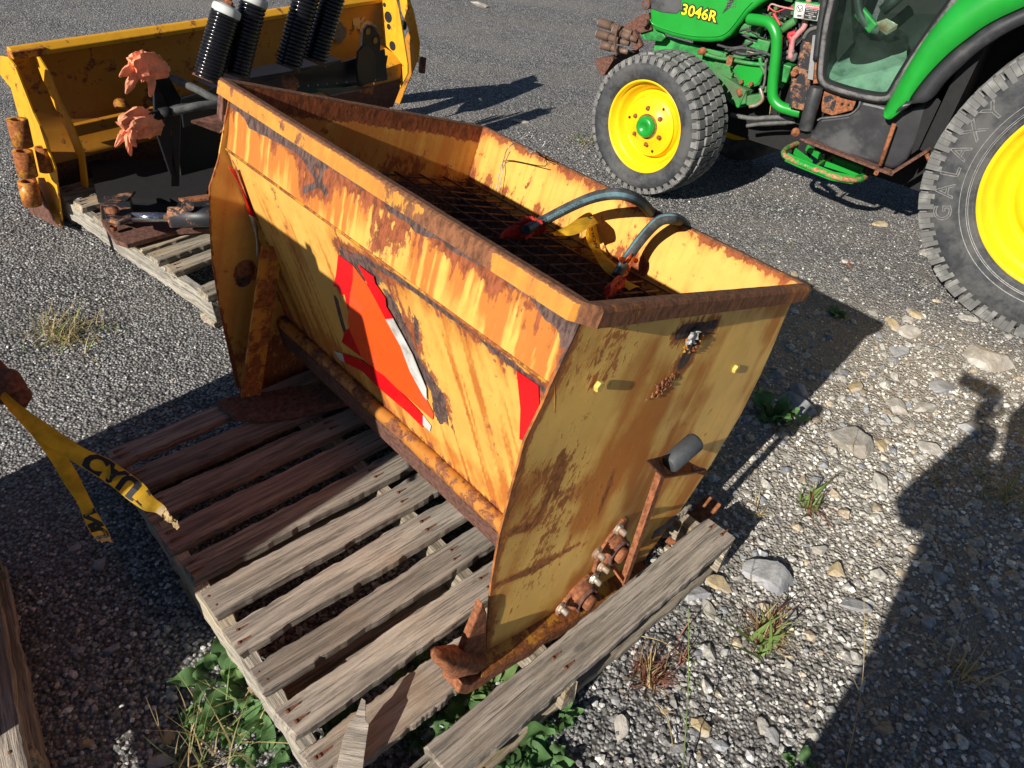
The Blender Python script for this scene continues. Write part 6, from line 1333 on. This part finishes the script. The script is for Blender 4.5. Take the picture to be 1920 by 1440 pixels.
def bf(b):
    top = smooth_path([T(x, y, -.135) for x, y in ((1672, 221), (1700, 200), (1712, 178), (1740, 142), (1777, 104), (1815, 74), (1854, 46), (1907, 20), (1977, -8), (2060, -18))], 5); bot = smooth_path([T(x, y, -.12) for x, y in ((1700, 190), (1722, 192), (1740, 188), (1762, 160), (1792, 130), (1828, 98), (1872, 68), (1925, 42), (1990, 20), (2070, 8))], 5)
    inn = [p+Vector((0, .34, -.02)) for p in bot]; vs = top+[a.lerp(c, .5)+Vector((0, -.02, .01)) for a, c in zip(top, bot)]+bot+inn; n = len(top)
    b.add(vs, [(k*n+i, k*n+i+1, (k+1)*n+i+1, (k+1)*n+i) for k in range(3) for i in range(n-1)], True)
B('inner_fender', M['plasticblack'], tr, bf, solid=.006)
B('fender_back', M['dark'], tr, lambda b: (b.box((1.30, .42, .88), (.06, .40, .55)), b.box((1.85, .55, 1.0), (1.2, .05, 1.0)), b.box((1.6, .40, 1.42), (.9, .5, .03))))
# cab above the frame, out of the picture but throwing its shade
B('cab_side', M['plasticblack'], tr, lambda b: (b.bar((.62, .25, 1.15), (.75, .25, 2.2), .05, .06), b.bar((1.55, .25, 1.4), (1.6, .25, 2.2), .05, .06), b.bar((.62, 1.05, 1.0), (.75, 1.05, 2.2), .05, .06), b.bar((1.55, 1.05, 1.2), (1.6, 1.05, 2.2), .05, .06))); B('roof', M['green'], tr, lambda b: b.box((1.2, .65, 2.25), (1.25, 1.1, .14)), bevel=.04)
# step ---------------------------------------------------------
sz = .36
so_ = [tz(x, y, sz) for x, y in ((1469, 285), (1478, 277), (1505, 268), (1560, 277), (1628, 304), (1632, 314), (1622, 332), (1600, 337), (1560, 330), (1500, 306), (1474, 294))]
stp = B('step', M['greenrust'], tr, lambda b: b.tube(smooth_path(so_+[so_[0]], 5), .014, 8, cap=False))
B('step_lip', M['green'], stp, lambda b: [b.bar(so_[i], so_[i+1], .006, .045) for i in (6, 7, 8, 9)], bevel=.002)
def seg(x0, y0, x1, y1): return tz(x0, y0, sz), tz(x1, y1, sz)
B('step_divider', M['greenrust'], stp, lambda b: b.bar(*seg(1525, 316, 1565, 290), .014, .02), bevel=.002)
for s_ in ((1490, 282, 1522, 306), (1508, 272, 1545, 298), (1548, 305, 1612, 325), (1562, 298, 1618, 318)):
    p0, p1 = seg(*s_)
    def slat(b):
        b.bar(p0+Vector((0, 0, -.006)), p1+Vector((0, 0, -.006)), .005, .026); n = 14
        for i in range(n): q = p0.lerp(p1, (i+.5)/n); b.prism([q+Vector((-.006, 0, .008)), q+Vector((.006, 0, .008)), q+Vector((0, 0, .016))], (0, .005, 0))
    B('tread_slat', M['green'], stp, slat)
B('step_hanger', M['rustdark'], stp, lambda b: (b.bar(tz(1505, 268, sz), tz(1505, 262, sz+.03), .03, .01), b.bar(tz(1628, 308, sz), tz(1650, 318, sz+.02), .04, .03)))
# couplers at the front
cp = [((1124, 42), (1185, 62)), ((1120, 63), (1180, 82)), ((1128, 84), (1178, 98)), ((1150, 56), (1195, 76))]
for a_, c_ in cp:
    p0 = T(*a_, -.32); p1 = T(*c_, -.34); d_ = (p1-p0)
    B('coupler', M['coupler'], tr, lambda b: (b.tube([p0, p0+d_*.38], .023, 14), b.tube([p0+d_*.36, p0+d_*.72], .019, 12), b.tube([p0+d_*.7, p1], .014, 12)))
    B('coupler_tip', M['white'], tr, lambda b: b.lathe([(.0001, .002), (.019, .002), (.020, -.008)], 14, p0-d_.normalized()*.001, -d_.normalized()))
B('strap', M['coupler'], tr, lambda b: b.tube(smooth_path([T(1161, 44, -.29), T(1155, 62, -.28), T(1153, 85, -.28), T(1156, 104, -.29)], 4), .007, 6))
B('front_bracket', M['rustdark'], tr, lambda b: (b.prism(poly([(1170, 48), (1200, 28), (1216, 24), (1222, 56), (1190, 66), (1168, 60)], -.40), (0, .03, 0)), b.lathe([(.012, .022), (.026, .02), (.026, 0)], 16, T(1214, 8, -.38), (0, -1, 0)), b.hexbolt(T(1212, 42, -.385), (0, -1, 0), .022, .03), b.prism(poly([(1114, 112), (1148, 106), (1150, 112), (1132, 142), (1124, 140)], -.36), (0, .3, 0)), b.bar(T(1185, 60, -.36), T(1200, 90, -.36), .03, .05)), bevel=.003)
